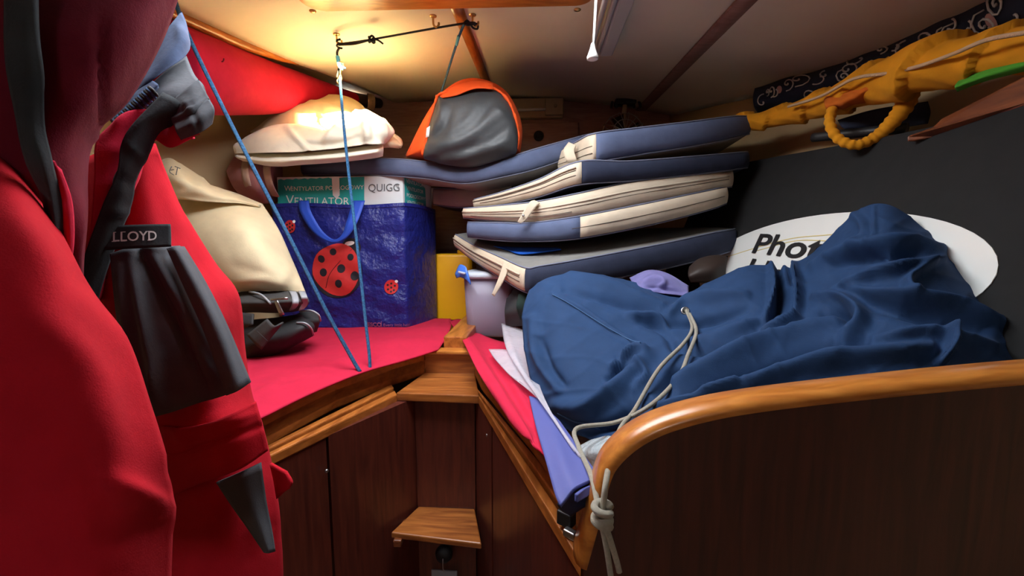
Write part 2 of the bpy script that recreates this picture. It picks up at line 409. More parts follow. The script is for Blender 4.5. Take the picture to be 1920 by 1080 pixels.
# hatch frame: a rounded rectangular wooden ring below the ceiling
def rring(x0, x1, y0, y1, r, n=6):
    out = []
    for cx, cy, a0 in [(x1 - r, y1 - r, 0), (x0 + r, y1 - r, 90), (x0 + r, y0 + r, 180), (x1 - r, y0 + r, 270)]:
        for i in range(n + 1):
            a = math.radians(a0 + 90 * i / n); out.append((cx + r * math.cos(a), cy + r * math.sin(a)))
    return out
o_ = rring(-.595, .125, .50, 1.125, .05); i_ = rring(-.57, .10, .525, 1.055, .035); n_ = len(o_)
V = []
for ring, dz in ((o_, .004), (o_, -.014), (i_, -.018), (i_, .05)):
    V += [(x, y, zc(x, y) + dz) for x, y in ring]
Fc = [[k * n_ + i, k * n_ + (i + 1) % n_, ((k + 1) % 4) * n_ + (i + 1) % n_, ((k + 1) % 4) * n_ + i] for k in range(4) for i in range(n_)]
obj('trim_1', V, Fc, M['wood_rim'], kind='structure', smooth=False)
# battens
def batten(name, x, y0, y1, w, h, m):
    ys = np.linspace(y0, y1, 12); rings = []
    for y in ys:
        z = zc(x, y)
        rings += [(x - w / 2, y, z + .002), (x - w / 2.4, y, z - h * .7), (x, y, z - h), (x + w / 2.4, y, z - h * .7), (x + w / 2, y, z + .002)]
    Fc = [[i * 5 + j, i * 5 + (j + 1) % 5, (i + 1) * 5 + (j + 1) % 5, (i + 1) * 5 + j] for i in range(11) for j in range(5)] + [[0, 1, 2, 3, 4], [55, 56, 57, 58, 59]]
    return obj(name, rings, Fc, m, kind='structure')
batten('trim_2', CX + .003, 1.125, 2.05, .036, .010, M['wood_ledge'])
batten('trim_3', .47, .2, 2.05, .050, .006, M['bulkhead'])
Yb = np.linspace(.75, 1.5, 14)
tube('trim_4', [(EL(y) - .008 + .02 * max(0, (y - 1.3)), y, zc(EL(y), y) - .006 + .10 * max(0, y - 1.3)) for y in Yb], .016, M['wood_ledge'], n=10, kind='structure')
def onleft(u, v):
    for Y in np.linspace(.8, 2.0, 600):
        p = P(u, v, Y)
        if p[0] < HL(Y) + .035 + .03 * max(0, (1.8 - p[2])): return p
    return p
tube('trim_5', [onleft(360, 207), onleft(385, 215), onleft(420, 225), onleft(450, 231), onleft(490, 238)], .003, M['dampstain'], n=6, samples=12, kind='structure')

# ------------------------------------------------------------------ bunks and joinery
ZB = .98
def ext(pl, z0, z1):
    n = len(pl); return prismmesh([A(x, y, z0) for x, y in pl], [A(x, y, z1) for x, y in pl])
LF = [(-.56, .52), (-.513, .709), (-.469, .905), (-.395, 1.066), (-.33, 1.165)]     # inner face of the left bunk, near -> apex
RF = [(-.184, 1.165), (-.149, 1.05), (-.007, .72), (.066, .50)]                      # right bunk, apex -> near
LI = [(-.545, .50), (-.483, .683), (-.357, 1.0)]                                     # ledge lip left
RI = [(-.148, .996), (-.006, .619), (.053, .465)]
bl = thing('bunk', 'varnished wooden left bunk with a grooved ledge, under red cloth and blue shopping bag', 'bunk', (-.8, 1.1, 0))
hl = [(HL(y) + .08, y) for y in (2.0, 1.7, 1.3, .9, .5)]
obj('top_board', *ext([p for p in LF] + [(-.235, 2.03)] + hl, ZB - .045, ZB - .02), M['wood_x'], bl, smooth=False)
def rail(pl, off, z0, z1, name, m, parent, bev=.004):
    """strip between polyline pl and pl shifted by off (x, y per point)"""
    q = [(x + dx, y + dy) for (x, y), (dx, dy) in zip(pl, off)]
    return bevel(obj(name, *ext(list(pl) + q[::-1], z0, z1), m, parent, smooth=False), bev)
rail(LF, [(-.03, 0)] * 5, .915, ZB, 'fiddle_rail', M['wood_ledge'], bl)
rail(LF, [(-.036, .004)] * 5, ZB - .001, ZB + .008, 'rail_cap', M['wood_rim'], bl, .003)
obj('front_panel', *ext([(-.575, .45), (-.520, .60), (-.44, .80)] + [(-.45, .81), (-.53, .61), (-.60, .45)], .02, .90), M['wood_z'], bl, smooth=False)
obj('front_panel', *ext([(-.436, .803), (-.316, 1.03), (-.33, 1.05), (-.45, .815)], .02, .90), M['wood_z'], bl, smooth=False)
obj('screw', *lathe((-.437, .79, .83), [(.004, 0), (.004, .003), (.001, .004)], 10, (.85, -.5, 0)), M['steel'], bl)
# ledge in two strips with a groove
def lerp2(a, b, t): return [(x0 + (x1 - x0) * t, y0 + (y1 - y0) * t) for (x0, y0), (x1, y1) in zip(a, b)]
LFo = [(-.565, .52), (-.513, .700), (-.395, 1.066)]
def ledge(inner, outer, parent, nm='ledge'):
    for t0, t1, z0, z1 in ((0, .42, .897, .918), (.42, .58, .893, .905), (.58, 1.0, .897, .922)):
        a = lerp2(inner, outer, t0); b = lerp2(inner, outer, t1)
        bevel(obj(nm if (t0, t1) != (.42, .58) else 'ledge_groove', *ext(a + b[::-1], z0, z1), M['wood_ledge'], parent, smooth=False), .003)
ledge(LI, LFo, bl)
br = thing('bunk', 'varnished wooden right bunk with grooved ledge, under navy cloth', 'bunk', (.4, 1.1, 0))
hr = [(HR(y) - .08, y) for y in (.5, .9, 1.3, 1.7, 2.0)]
obj('top_board', *ext(RF + hr + [(-.23, 2.03)], ZB - .045, ZB - .02), M['wood_x'], br, smooth=False)
rail(RF, [(.03, 0)] * 4, .915, ZB, 'fiddle_rail', M['wood_ledge'], br)
RFo = [(-.187, 1.144), (-.002, .70), (.066, .53)]
RFo[0] = (-.165, 1.06)
ledge(RI, RFo, br)
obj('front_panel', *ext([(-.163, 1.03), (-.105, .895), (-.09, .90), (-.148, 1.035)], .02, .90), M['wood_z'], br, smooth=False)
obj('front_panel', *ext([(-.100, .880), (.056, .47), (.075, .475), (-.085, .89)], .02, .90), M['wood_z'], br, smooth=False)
obj('screw', *lathe((-.118, .93, .85), [(.004, 0), (.004, .003), (.001, .004)], 10, (-.9, -.4, 0)), M['steel'], br)
cp = Pz(1062, 975, .93)
bevel(obj('catch', *boxmesh(cp + A(0, 0, .004), (.022, .016, .020), [[.8, -.6, 0], [.6, .8, 0], [0, 0, 1]]), M['blackmetal'], br, smooth=False), .002)
bevel(obj('catch', *boxmesh(cp + A(.004, -.018, -.006), (.018, .010, .010), [[.8, -.6, 0], [.6, .8, 0], [0, 0, 1]]), M['steel'], br, smooth=False), .002)
# apex joinery between the bunks
ba = thing('corner_cabinet', 'narrow wooden cabinet front between the bunks with a small step', 'cabinet', (-.24, 1.1, 0))
bevel(obj('top_rail', *boxmesh((-.257, 1.178, ZB - .028), (.150, .022, .07)), M['wood_x'], ba, smooth=False), .003)
bevel(obj('rail_cap', *boxmesh((-.257, 1.172, ZB + .006), (.152, .040, .012)), M['wood_rim'], ba, smooth=False), .004)
bevel(obj('upstand', *boxmesh((-.245, 1.40, ZB + .02), (.07, .42, .05)), M['wood_ledge'], ba, smooth=False), .004)
bevel(obj('shelf', *ext([(-.332, 1.168), (-.184, 1.168), (-.146, .992), (-.359, .998)], .900, .922), M['wood_x'], ba, smooth=False), .003)
obj('back_panel', *boxmesh((-.24, 1.03, .46), (.155, .02, .88)), M['wood_z'], ba, smooth=False)
bevel(obj('step', *ext([(-.315, 1.02), (-.165, 1.02), (-.129, .893), (-.353, .916)], .588, .603), M['wood_x'], ba, smooth=False), .003)
bevel(obj('step_batten', *boxmesh((-.335, .945, .582), (.02, .08, .018)), M['wood_y'], ba, smooth=False), .003)
kp = P(832, 1040, .985)
obj('knob', *lathe(kp + A(0, .035, 0), [(.011, 0), (.009, .012), (.021, .024), (.023, .034), (.018, .044), (.006, .047)], 20, (0, -1, 0)), M['blackmetal'], ba)
tp = P(833, 1072, .955)
kt = thing('key_tag', 'grey plastic tag hanging from the black knob below the step', 'tag', tp)
bevel(obj('plate', *boxmesh(tp + A(0, 0, -.025), (.066, .005, .06)), M['taggrey'], kt, smooth=False), .002)
tube('ring', [tp + A(.001, 0, .0), tp + A(0, -.012, .018), tp + A(-.001, -.008, .042)], .0016, M['steel'], kt, n=6, samples=8)

# leeboard of the right bunk
lb = thing('leeboard', 'dark polished wooden leeboard with an orange-brown curved rim', 'board', (.4, .46, 0))
lo = [(1096, 1064), (1118, 985), (1138, 908), (1158, 868), (1205, 828), (1275, 798), (1390, 772), (1600, 746), (1925, 715), (2300, 690)]
face = cr([P(u, v, .45) for u, v in lo], 60)
pts = [A(.05, .45, 0.02)] + list(face) + [A(.84, .45, face[-1][2]), A(.66, .45, .75), A(.46, .45, .35), A(.36, .45, .02)]
pts = [p for p in pts]
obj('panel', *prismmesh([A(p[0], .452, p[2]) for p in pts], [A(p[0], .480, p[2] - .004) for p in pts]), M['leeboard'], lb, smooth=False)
V = []; tg = np.gradient(face, axis=0); tg /= np.linalg.norm(tg, axis=1, keepdims=True)
for p, t in zip(face, tg):
    nrm = A(-t[2], 0, t[0])
    for dy, dn in ((-.004, -.002), (-.003, .005), (.003, .010), (.014, .012), (.034, .011), (.042, .006), (.043, -.004)):
        V.append(p + A(0, dy, 0) + nrm * dn)
Fc = [[i * 7 + j, i * 7 + (j + 1) % 7, (i + 1) * 7 + (j + 1) % 7, (i + 1) * 7 + j] for i in range(59) for j in range(7)] + [list(range(7)), list(range(59 * 7, 60 * 7))]
obj('rim', V, Fc, M['wood_rim'], lb)
tq = P(1168, 832, .462)
sheet('tape_scrap', [[(1163, 842, .455), (1172, 826, .465), (1180, 818, .47)], [(1170, 846, .454), (1178, 832, .463), (1186, 822, .468)]], M['tape'], lb, 4, 6, .001)

# ------------------------------------------------------------------ left: hanging jackets
def lift(rows, dY): return [[(u, v, Y + dY) for u, v, Y in r] for r in rows]
jb = thing('jacket', 'red sailing jacket with charcoal chest pocket and lettered tab, beside the cream pillow', 'jacket', (-.42, .55, .55))
body_rows = [
 [(150, 300, .56), (200, 280, .55), (250, 270, .545), (292, 268, .56)],
 [(140, 400, .53), (210, 400, .52), (280, 395, .52), (342, 400, .56)],
 [(140, 500, .52), (220, 500, .50), (310, 495, .50), (402, 492, .57)],
 [(150, 600, .51), (240, 590, .49), (350, 570, .49), (447, 552, .57)],
 [(170, 700, .50), (270, 690, .485), (370, 670, .485), (460, 650, .57)],
 [(200, 800, .49), (300, 790, .48), (400, 770, .485), (474, 740, .56)],
 [(230, 900, .48), (320, 880, .475), (420, 850, .48), (503, 835, .55)],
 [(240, 1000, .475), (330, 980, .47), (430, 960, .475), (524, 950, .54)],
 [(250, 1140, .47), (335, 1130, .465), (430, 1120, .47), (534, 1120, .53)]]
vol('body', body_rows, .16, M['red'], jb, 50, 30, folds=[
   ([(250, 590), (330, 620), (420, 600)], 16, .006), ([(300, 800), (380, 800), (480, 770)], 9, .006), ([(310, 855), (400, 825), (498, 795)], 7, .007),
   ([(330, 985), (420, 930), (500, 900)], 10, .005), ([(345, 410), (390, 500), (430, 560)], 12, .005), ([(440, 1060), (490, 1020), (520, 1000)], 10, -.006), ([(300, 330), (330, 420), (350, 480)], 14, .006)],
   wav=(.02, .003, 3))
sheet('waist_band', [[(300, 800, .474), (360, 800, .470), (430, 778, .470), (480, 752, .49)], [(308, 860, .469), (370, 850, .465), (440, 822, .465), (492, 795, .485)],
   [(320, 930, .466), (380, 905, .462), (450, 880, .462), (503, 845, .485)]], M['red'], jb, 20, 24, .004, folds=[([(315, 855), (400, 830), (500, 795)], 6, -.005), ([(325, 800), (345, 830)], 8, .004), ([(400, 800), (480, 775)], 8, .003)], wav=(.04, .0015, 5))
sheet('grey_panel', [[(405, 905, .464), (450, 886, .463), (490, 868, .475)], [(438, 955, .463), (470, 945, .462), (500, 940, .475)], [(470, 1000, .463), (490, 995, .462), (510, 995, .475)], [(495, 1036, .463), (505, 1037, .463), (516, 1034, .475)]], M['pocket'], jb, 16, 14, .003, wav=(.04, .0012, 4))
sheet('pull_tab', [[(505, 870, .52), (520, 878, .515), (535, 885, .512)], [(512, 900, .52), (528, 905, .513), (545, 906, .508)], [(518, 936, .52), (526, 928, .515), (538, 918, .51)]], M['red'], jb, 8, 8, .004)
pk = sheet('pocket', [
 [(205, 475, .470), (235, 466, .475), (270, 463, .483), (305, 462, .492), (338, 460, .508)],
 [(212, 540, .462), (250, 535, .465), (290, 530, .473), (330, 525, .483), (372, 520, .505)],
 [(222, 620, .456), (265, 612, .458), (312, 604, .465), (360, 596, .475), (408, 588, .498)],
 [(240, 700, .452), (290, 692, .454), (340, 682, .460), (390, 670, .469), (440, 655, .490)],
 [(275, 786, .450), (325, 772, .453), (375, 755, .458), (425, 740, .467), (470, 716, .484)]], M['pocket'], jb, 34, 40, .004, folds=[
   ([(245, 480), (262, 560), (280, 650), (300, 760)], 11, .007), ([(262, 470), (310, 560), (345, 640), (385, 730)], 9, -.010), ([(285, 470), (340, 570), (390, 690)], 13, .010), ([(225, 500), (235, 600), (258, 720)], 10, .004),
   ([(300, 660), (285, 760)], 8, .006), ([(330, 560), (400, 690)], 8, -.004)], wav=(.03, .0012, 7))
sheet('pocket_fold', [[(312, 466, .486), (328, 462, .486), (346, 462, .502)], [(345, 540, .474), (366, 532, .475), (386, 528, .496)], [(385, 630, .464), (408, 620, .465), (428, 612, .488)], [(424, 742, .455), (448, 732, .457), (471, 716, .476)]], M['pocket'], jb, 26, 12, .004, folds=[([(340, 480), (400, 600), (445, 720)], 8, .003)])
lab, LG = sheet('pocket_label', [[(195, 424, .474), (262, 421, .482), (319, 420, .497)], [(193, 445, .470), (262, 443, .478), (320, 442, .493)], [(195, 468, .466), (262, 464, .474), (320, 461, .489)]], M['velcro'], jb, 10, 20, .003, grid=True)
def on_grid(G, off):
    n, m = G.shape[:2]; N = normals(G)
    def f(s, t):                                                   # s, t in 0..1 across and down
        x = min(max(s, 0), .9999) * (m - 1); y = min(max(t, 0), .9999) * (n - 1); j, i = int(x), int(y); a, b = x - j, y - i
        g = lambda Q: Q[i, j] * (1 - a) * (1 - b) + Q[i, j + 1] * a * (1 - b) + Q[i + 1, j] * (1 - a) * b + Q[i + 1, j + 1] * a * b
        return g(G) + g(N) * off
    return f
fL = on_grid(LG, .0012)
text_on('lettering', 'LLOYD', 1.0, lambda x, y: fL(.13 + x * .205, .70 - y * .58), M['white_ink'], lab, bold=.012)
# lettering serifs
for cx in (.135, .262, .635):
    for t in (.70, .31):
        obj('serif', [fL(cx - .010, t - .015), fL(cx + .05, t - .015), fL(cx + .05, t + .015), fL(cx - .010, t + .015)], [[0, 1, 2, 3]], M['white_ink'], lab, smooth=False, fixn=False)
# storm flap with loop tape, fleece collar
sheet('storm_flap', [
 [(215, 228, .490), (255, 205, .495), (320, 215, .515), (362, 262, .535)],
 [(180, 265, .475), (215, 258, .480), (256, 262, .500), (292, 264, .530)],
 [(176, 335, .465), (206, 340, .473), (236, 342, .492), (262, 330, .522)],
 [(170, 420, .460), (196, 425, .468), (220, 428, .487), (240, 395, .517)],
 [(155, 500, .458), (176, 500, .466), (196, 495, .482), (214, 460, .508)],
 [(140, 580, .456), (160, 580, .464), (178, 575, .478), (192, 560, .500)]], M['pink'], jb, 40, 22, .005, folds=[([(200, 290), (240, 270)], 14, .005), ([(190, 350), (250, 330)], 12, .004), ([(240, 215), (215, 240)], 8, .004)], wav=(.035, .0018, 11))
sheet('flap_tip', [[(300, 240, .515), (330, 225, .51), (365, 240, .52)], [(290, 258, .512), (325, 255, .505), (372, 250, .515)], [(292, 262, .513), (320, 277, .508), (356, 262, .515)]], M['pink'], jb, 10, 14, .004)
sheet('loop_tape', [
 [(305, 172, .500), (335, 190, .502), (356, 230, .516)],
 [(246, 236, .476), (272, 232, .482), (304, 246, .504)],
 [(226, 275, .470), (250, 280, .477), (280, 290, .498)],
 [(220, 322, .466), (238, 330, .473), (258, 337, .490)],
 [(194, 380, .462), (220, 388, .470), (246, 388, .488)],
 [(172, 440, .458), (196, 450, .465), (222, 450, .482)],
 [(148, 510, .454), (172, 520, .461), (198, 515, .476)],
 [(132, 585, .452), (156, 590, .459), (182, 582, .472)]], M['velcro'], jb, 46, 14, .004, folds=[([(240, 270), (270, 300)], 7, .004), ([(222, 335), (250, 345)], 6, -.004), ([(205, 395), (238, 400)], 7, .004)], wav=(.05, .0015, 9))
vol('collar', [[(250, 190, .56), (290, 150, .57), (350, 105, .60)], [(262, 200, .53), (300, 165, .53), (365, 140, .56)], [(285, 210, .52), (325, 185, .52), (382, 160, .55)], [(300, 225, .53), (335, 210, .53), (390, 185, .56)]], .04, M['fleece_grey'], jb, 20, 20, wav=(.05, .0015, 2))
vol('collar_tab', [[(318, 190, .525), (350, 165, .52), (372, 148, .535)], [(320, 222, .50), (358, 195, .495), (386, 172, .52)], [(332, 248, .505), (365, 222, .50), (398, 196, .52)]], .035, M['fleece_dark'], jb, 18, 24, folds=[([(322, 214), (350, 200), (384, 178)], 4, -.003), ([(345, 190), (360, 215)], 8, .003)], wav=(.06, .0015, 3))
vol('collar_tab', [[(325, 225, .505), (358, 208, .50), (392, 185, .515)], [(330, 245, .488), (365, 228, .484), (402, 205, .505)], [(340, 262, .495), (372, 250, .49), (398, 232, .51)]], .03, M['fleece_dark'], jb, 16, 24, folds=[([(362, 205), (372, 245)], 5, -.003)], wav=(.06, .0015, 4))
vol('collar_lining', [[(200, 250, .56), (250, 150, .57), (310, 60, .60), (340, 20, .64)], [(225, 225, .53), (270, 150, .53), (330, 80, .56), (350, 45, .61)], [(255, 175, .53), (300, 140, .53), (345, 108, .56), (356, 82, .60)]], .05, M['fleece_navy'], jb, 20, 24, folds=[([(335, 50), (350, 90)], 8, .005)], wav=(.05, .002, 6))
knit = vol('knit_cuff', [[(205, 225, .525), (245, 180, .52), (285, 150, .53)], [(212, 232, .508), (255, 195, .502), (296, 158, .515)], [(222, 238, .515), (262, 205, .51), (298, 165, .52)]], .03, M['fleece_navy'], jb, 12, 24)
for i in range(17):
    f = i / 16; u0, v0 = 218 + 62 * f, 222 - 58 * f
    tube('knit_rib', [P(u0, v0, .509), P(u0 + 8, v0 + 7, .498), P(u0 + 14, v0 + 15, .504)], .0022, M['seam_blue'] if i % 2 else M['black'], knit, n=6, samples=5)

ja = thing('jacket', 'red jacket with shade put in its body colour, hanging closest at the left edge, black loop tape down its front', 'jacket', (-.42, .38, .5))
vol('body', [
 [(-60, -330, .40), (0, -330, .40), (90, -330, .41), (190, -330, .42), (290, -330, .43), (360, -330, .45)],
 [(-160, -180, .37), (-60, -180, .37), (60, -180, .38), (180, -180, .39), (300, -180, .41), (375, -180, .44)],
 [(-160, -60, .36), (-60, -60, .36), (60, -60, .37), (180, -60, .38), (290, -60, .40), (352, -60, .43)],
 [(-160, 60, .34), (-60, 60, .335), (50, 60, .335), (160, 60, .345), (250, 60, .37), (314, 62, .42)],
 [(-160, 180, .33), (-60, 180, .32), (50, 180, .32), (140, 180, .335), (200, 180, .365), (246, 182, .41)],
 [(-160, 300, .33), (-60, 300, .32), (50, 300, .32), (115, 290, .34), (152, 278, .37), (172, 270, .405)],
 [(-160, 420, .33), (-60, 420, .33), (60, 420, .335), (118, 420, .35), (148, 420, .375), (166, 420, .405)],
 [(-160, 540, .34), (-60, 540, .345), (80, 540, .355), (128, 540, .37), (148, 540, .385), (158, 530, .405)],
 [(-140, 700, .35), (-40, 700, .36), (90, 700, .37), (130, 700, .38), (150, 690, .39), (160, 680, .40)]], .13, M['red_shaded'], ja, 60, 36, folds=[
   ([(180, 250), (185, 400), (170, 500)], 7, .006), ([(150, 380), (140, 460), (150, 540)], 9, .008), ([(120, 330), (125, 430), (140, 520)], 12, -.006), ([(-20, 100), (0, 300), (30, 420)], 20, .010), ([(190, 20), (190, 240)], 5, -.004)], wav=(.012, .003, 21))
sheet('loop_tape', [
 [(2, -250, .375), (34, -250, .373), (64, -250, .376)], [(3, -150, .348), (35, -150, .346), (62, -150, .348)], [(5, -60, .334), (35, -60, .332), (62, -60, .334)], [(8, 60, .318), (40, 60, .316), (70, 60, .320)], [(14, 150, .310), (50, 150, .308), (82, 150, .314)],
 [(28, 230, .308), (55, 235, .306), (84, 240, .314)], [(48, 300, .310), (75, 305, .309), (98, 300, .318)], [(72, 360, .322), (92, 365, .320), (112, 350, .328)],
 [(85, 420, .328), (102, 425, .327), (122, 410, .336)], [(90, 470, .336), (104, 480, .335), (118, 468, .342)]], M['velcro'], ja, 54, 12, .004, wav=(.03, .0015, 13))
sheet('tape_edge', [[(84, 300, .322), (100, 305, .322), (116, 318, .328)], [(112, 360, .330), (124, 370, .332), (136, 378, .338)], [(118, 430, .336), (130, 440, .338), (140, 445, .344)], [(112, 500, .345), (124, 505, .346), (134, 500, .35)]], M['pink'], ja, 16, 8, .003)
vol('sleeve', [
 [(-260, 180, .36), (-160, 190, .33), (-60, 215, .33), (0, 250, .35)],
 [(-260, 340, .31), (-120, 345, .285), (20, 350, .295), (78, 372, .34)],
 [(-260, 480, .28), (-100, 480, .26), (70, 480, .275), (150, 495, .33)],
 [(-260, 600, .27), (-100, 600, .25), (110, 600, .265), (203, 600, .325)],
 [(-260, 740, .265), (-100, 740, .245), (140, 740, .262), (250, 740, .32)],
 [(-260, 870, .265), (-100, 870, .245), (170, 870, .262), (310, 872, .32)],
 [(-260, 960, .26), (-100, 960, .245), (180, 960, .262), (326, 950, .325)],
 [(-260, 1160, .26), (-100, 1160, .245), (180, 1160, .262), (318, 1160, .325)]], .13, M['red'], ja, 50, 36, folds=[
   ([(150, 560), (215, 640), (255, 740), (300, 850)], 26, .010), ([(60, 600), (160, 680), (210, 800)], 40, .006), ([(200, 900), (270, 930), (322, 960)], 20, .008), ([(180, 1000), (260, 980)], 24, -.006), ([(40, 420), (110, 520)], 30, .006), ([(80, 760), (160, 860), (200, 1000)], 30, -.006)], wav=(.014, .003, 31))

# ------------------------------------------------------------------ left bunk contents
sheet('berth_cloth', zrows([
 [(480, 622, .992), (540, 606, .992), (640, 600, .992), (760, 596, .992), (845, 598, .992)],
 [(465, 660, .994), (535, 632, .994), (640, 622, .994), (750, 612, .996), (846, 604, .999)],
 [(455, 710, .996), (540, 675, .996), (650, 650, .996), (750, 632, 1.0), (845, 614, 1.006)],
 [(455, 765, .998), (550, 718, .998), (655, 686, .998), (750, 655, 1.0), (838, 632, 1.004)],
 [(470, 792, .990), (560, 748, .990), (665, 703, .992), (755, 675, .994), (822, 655, .995)]]), M['red_light'], None, 40, 60, .004, folds=[
   ([(500, 740), (580, 700), (680, 670)], 9, .005), ([(560, 700), (680, 660), (800, 630)], 12, .004), ([(690, 650), (760, 640), (820, 640)], 7, .005), ([(640, 690), (720, 668)], 6, -.005), ([(480, 700), (540, 690)], 10, .004), ([(600, 660), (640, 650), (700, 640)], 6, .005), ([(520, 725), (600, 690)], 5, -.005), ([(470, 745), (530, 715)], 6, .005), ([(720, 630), (800, 618), (840, 625)], 6, .006)], wav=(.035, .003, 41),
   label='crimson red cloth spread over the left bunk under the shopping bag', cat='cloth')
# black pouch and folded black bag
bg1 = thing('folded_bag', 'black folded bag with grey-edged rounded ends lying on the red cloth', 'bag', P(500, 675, 1.05) - A(0, 0, .01))
vol('body', [[(420, 610, 1.12), (470, 600, 1.12), (520, 595, 1.12), (560, 590, 1.13), (582, 600, 1.13)], [(420, 645, 1.04), (470, 640, 1.02), (530, 625, 1.03), (570, 612, 1.05), (590, 612, 1.10)], [(430, 688, 1.05), (470, 678, 1.05), (520, 664, 1.06), (565, 642, 1.08), (587, 630, 1.12)]], .13, M['black'], bg1, 20, 28, folds=[([(520, 655), (560, 620)], 8, .006)])
vol('rounded_end', [[(535, 600, 1.16), (565, 585, 1.16), (592, 584, 1.17)], [(540, 615, 1.10), (570, 603, 1.10), (600, 600, 1.14)], [(560, 630, 1.13), (580, 626, 1.13), (594, 622, 1.16)]], .08, M['black'], bg1, 14, 14)
tube('grey_edge', [P(556, 605, 1.055), P(572, 606, 1.05), P(583, 615, 1.06), P(588, 628, 1.09)], .0025, M['reflect'], bg1, n=6, samples=14)
tube('grey_edge', [P(562, 584, 1.12), P(582, 582, 1.11), P(597, 590, 1.11), P(601, 602, 1.13)], .0025, M['reflect'], bg1, n=6, samples=14)
st = sheet('strap', [[(462, 628, 1.0), (500, 598, 1.0)], [(476, 643, .995), (515, 612, .995)], [(490, 656, 1.0), (532, 605, 1.01)]], M['darkgrey'], bg1, 10, 10, .004)
tube('strap_stitch', [P(481, 620, .988), P(502, 640, .985)], .001, M['black'], st, n=5)
sheet('flap', [[(445, 585, 1.03), (475, 588, 1.02)], [(450, 605, 1.01), (473, 608, 1.0)], [(452, 622, 1.02), (468, 610, 1.01)]], M['black'], bg1, 8, 8, .004)
bg2 = thing('zip_pouch', 'dark grey zip pouch with pale bands, squeezed under the cream pillow', 'pouch', P(510, 590, 1.1))
vol('body', [[(420, 555, 1.16), (460, 546, 1.15), (510, 546, 1.14), (550, 546, 1.14), (574, 552, 1.15)], [(420, 570, 1.06), (460, 566, 1.04), (510, 565, 1.04), (555, 563, 1.05), (580, 565, 1.10)], [(425, 590, 1.10), (470, 586, 1.08), (515, 587, 1.08), (555, 584, 1.09), (575, 576, 1.12)]], .16, M['darkgrey'], bg2, 18, 26)
for u in (551, 568): sheet('pale_band', [[(u - 9, 545, 1.125), (u - 4, 556, 1.06), (u - 3, 570, 1.042 if u < 560 else 1.07), (u - 8, 583, 1.07)], [(u + 4, 546, 1.125), (u + 8, 556, 1.065), (u + 9, 570, 1.052 if u < 560 else 1.085), (u + 2, 580, 1.08)]], M['reflect'], bg2, 4, 12, .003)
zp = tube('zip', [P(509, 562, 1.028), P(525, 560, 1.027), P(540, 559, 1.03)], .0035, M['steel'], bg2, n=6, samples=6)
sheet('zip_pull', [[(514, 565, 1.02), (520, 563, 1.02)], [(524, 592, 1.022), (533, 590, 1.022)]], M['steel'], zp, 6, 4, .002)
tube('piping', [P(468, 547, 1.10), P(490, 553, 1.05), P(508, 570, 1.03)], .003, M['reflect'], bg2, n=6, samples=10)
# cream pillow with its loose case end
pw = thing('pillow', 'plump plain cream pillow standing behind the red jacket', 'pillow', P(450, 545, 1.2))
vol('cushion', [
 [(300, 365, 1.26), (360, 345, 1.30), (430, 358, 1.31), (492, 382, 1.30)],
 [(320, 420, 1.17), (390, 410, 1.15), (460, 415, 1.15), (524, 432, 1.25)],
 [(345, 480, 1.13), (420, 470, 1.09), (490, 470, 1.10), (550, 490, 1.22)],
 [(380, 525, 1.13), (440, 525, 1.08), (510, 522, 1.09), (566, 528, 1.18)],
 [(400, 548, 1.15), (455, 546, 1.12), (515, 545, 1.12), (574, 549, 1.17)]], .16, M['cream'], pw, 34, 34, folds=[([(520, 540), (540, 510), (530, 480)], 8, .006), ([(440, 500), (500, 515), (560, 540)], 10, -.005), ([(440, 530), (500, 520)], 7, .004)], wav=(.03, .003, 51), power=.5)
pe = vol('case_end', [
 [(285, 310, 1.22), (318, 296, 1.24), (350, 318, 1.25), (400, 350, 1.27), (445, 365, 1.29), (490, 384, 1.30)],
 [(290, 340, 1.16), (330, 330, 1.14), (370, 350, 1.15), (410, 365, 1.18), (450, 374, 1.23), (488, 387, 1.28)],
 [(300, 372, 1.16), (340, 374, 1.14), (380, 378, 1.15), (420, 380, 1.18), (455, 382, 1.23), (484, 389, 1.28)]], .07, M['cream'], pw, 22, 34, folds=[([(340, 310), (380, 335), (372, 350)], 7, .010), ([(310, 330), (350, 345)], 8, .006), ([(330, 365), (400, 355), (440, 372)], 6, .006)])
for pl in ([(322, 312, 1.142), (318, 322, 1.137), (326, 328, 1.135)], [(320, 319, 1.138), (326, 318, 1.137)], [(328, 312, 1.14), (338, 316, 1.138)], [(333, 314, 1.139), (330, 328, 1.136)]):
    tube('pen_mark', [P(u, v, Y - .012) for u, v, Y in pl], .0011, M['grey_ink'], pe, n=5, samples=6)
# mauve pillow
mv = thing('pillow', 'mauve pillow with pale stripes bulging out beneath the cream blanket', 'pillow', P(500, 380, 1.4))
Gm = [[(424, 320, 1.50), (442, 292, 1.50), (475, 285, 1.49), (510, 288, 1.52), (528, 300, 1.58)], [(428, 332, 1.42), (450, 318, 1.38), (480, 315, 1.38), (512, 318, 1.47), (530, 322, 1.56)], [(438, 352, 1.43), (460, 352, 1.39), (488, 352, 1.39), (515, 352, 1.48), (530, 345, 1.56)], [(452, 368, 1.47), (475, 376, 1.46), (495, 382, 1.46), (518, 380, 1.50), (528, 368, 1.58)]]
vol('cushion', Gm, .10, M['mauve'], mv, 26, 34)
for u in (455, 496):
    r = [[(u + dx - w, v, Y) for dx, v, Y in q] for w, q in ((0, [(0, 296, 1.43), (-3, 318, 1.366), (2, 345, 1.372), (14, 368, 1.43)]), (-13, [(0, 296, 1.42), (-3, 318, 1.36), (2, 345, 1.366), (14, 370, 1.425)]))]
    r = [[(a, b, c + .006 + (.012 if u > 480 else 0)) for a, b, c in q] for q in r]
    sheet('stripe', r, M['mauve_pale'], mv, 4, 16, .004)

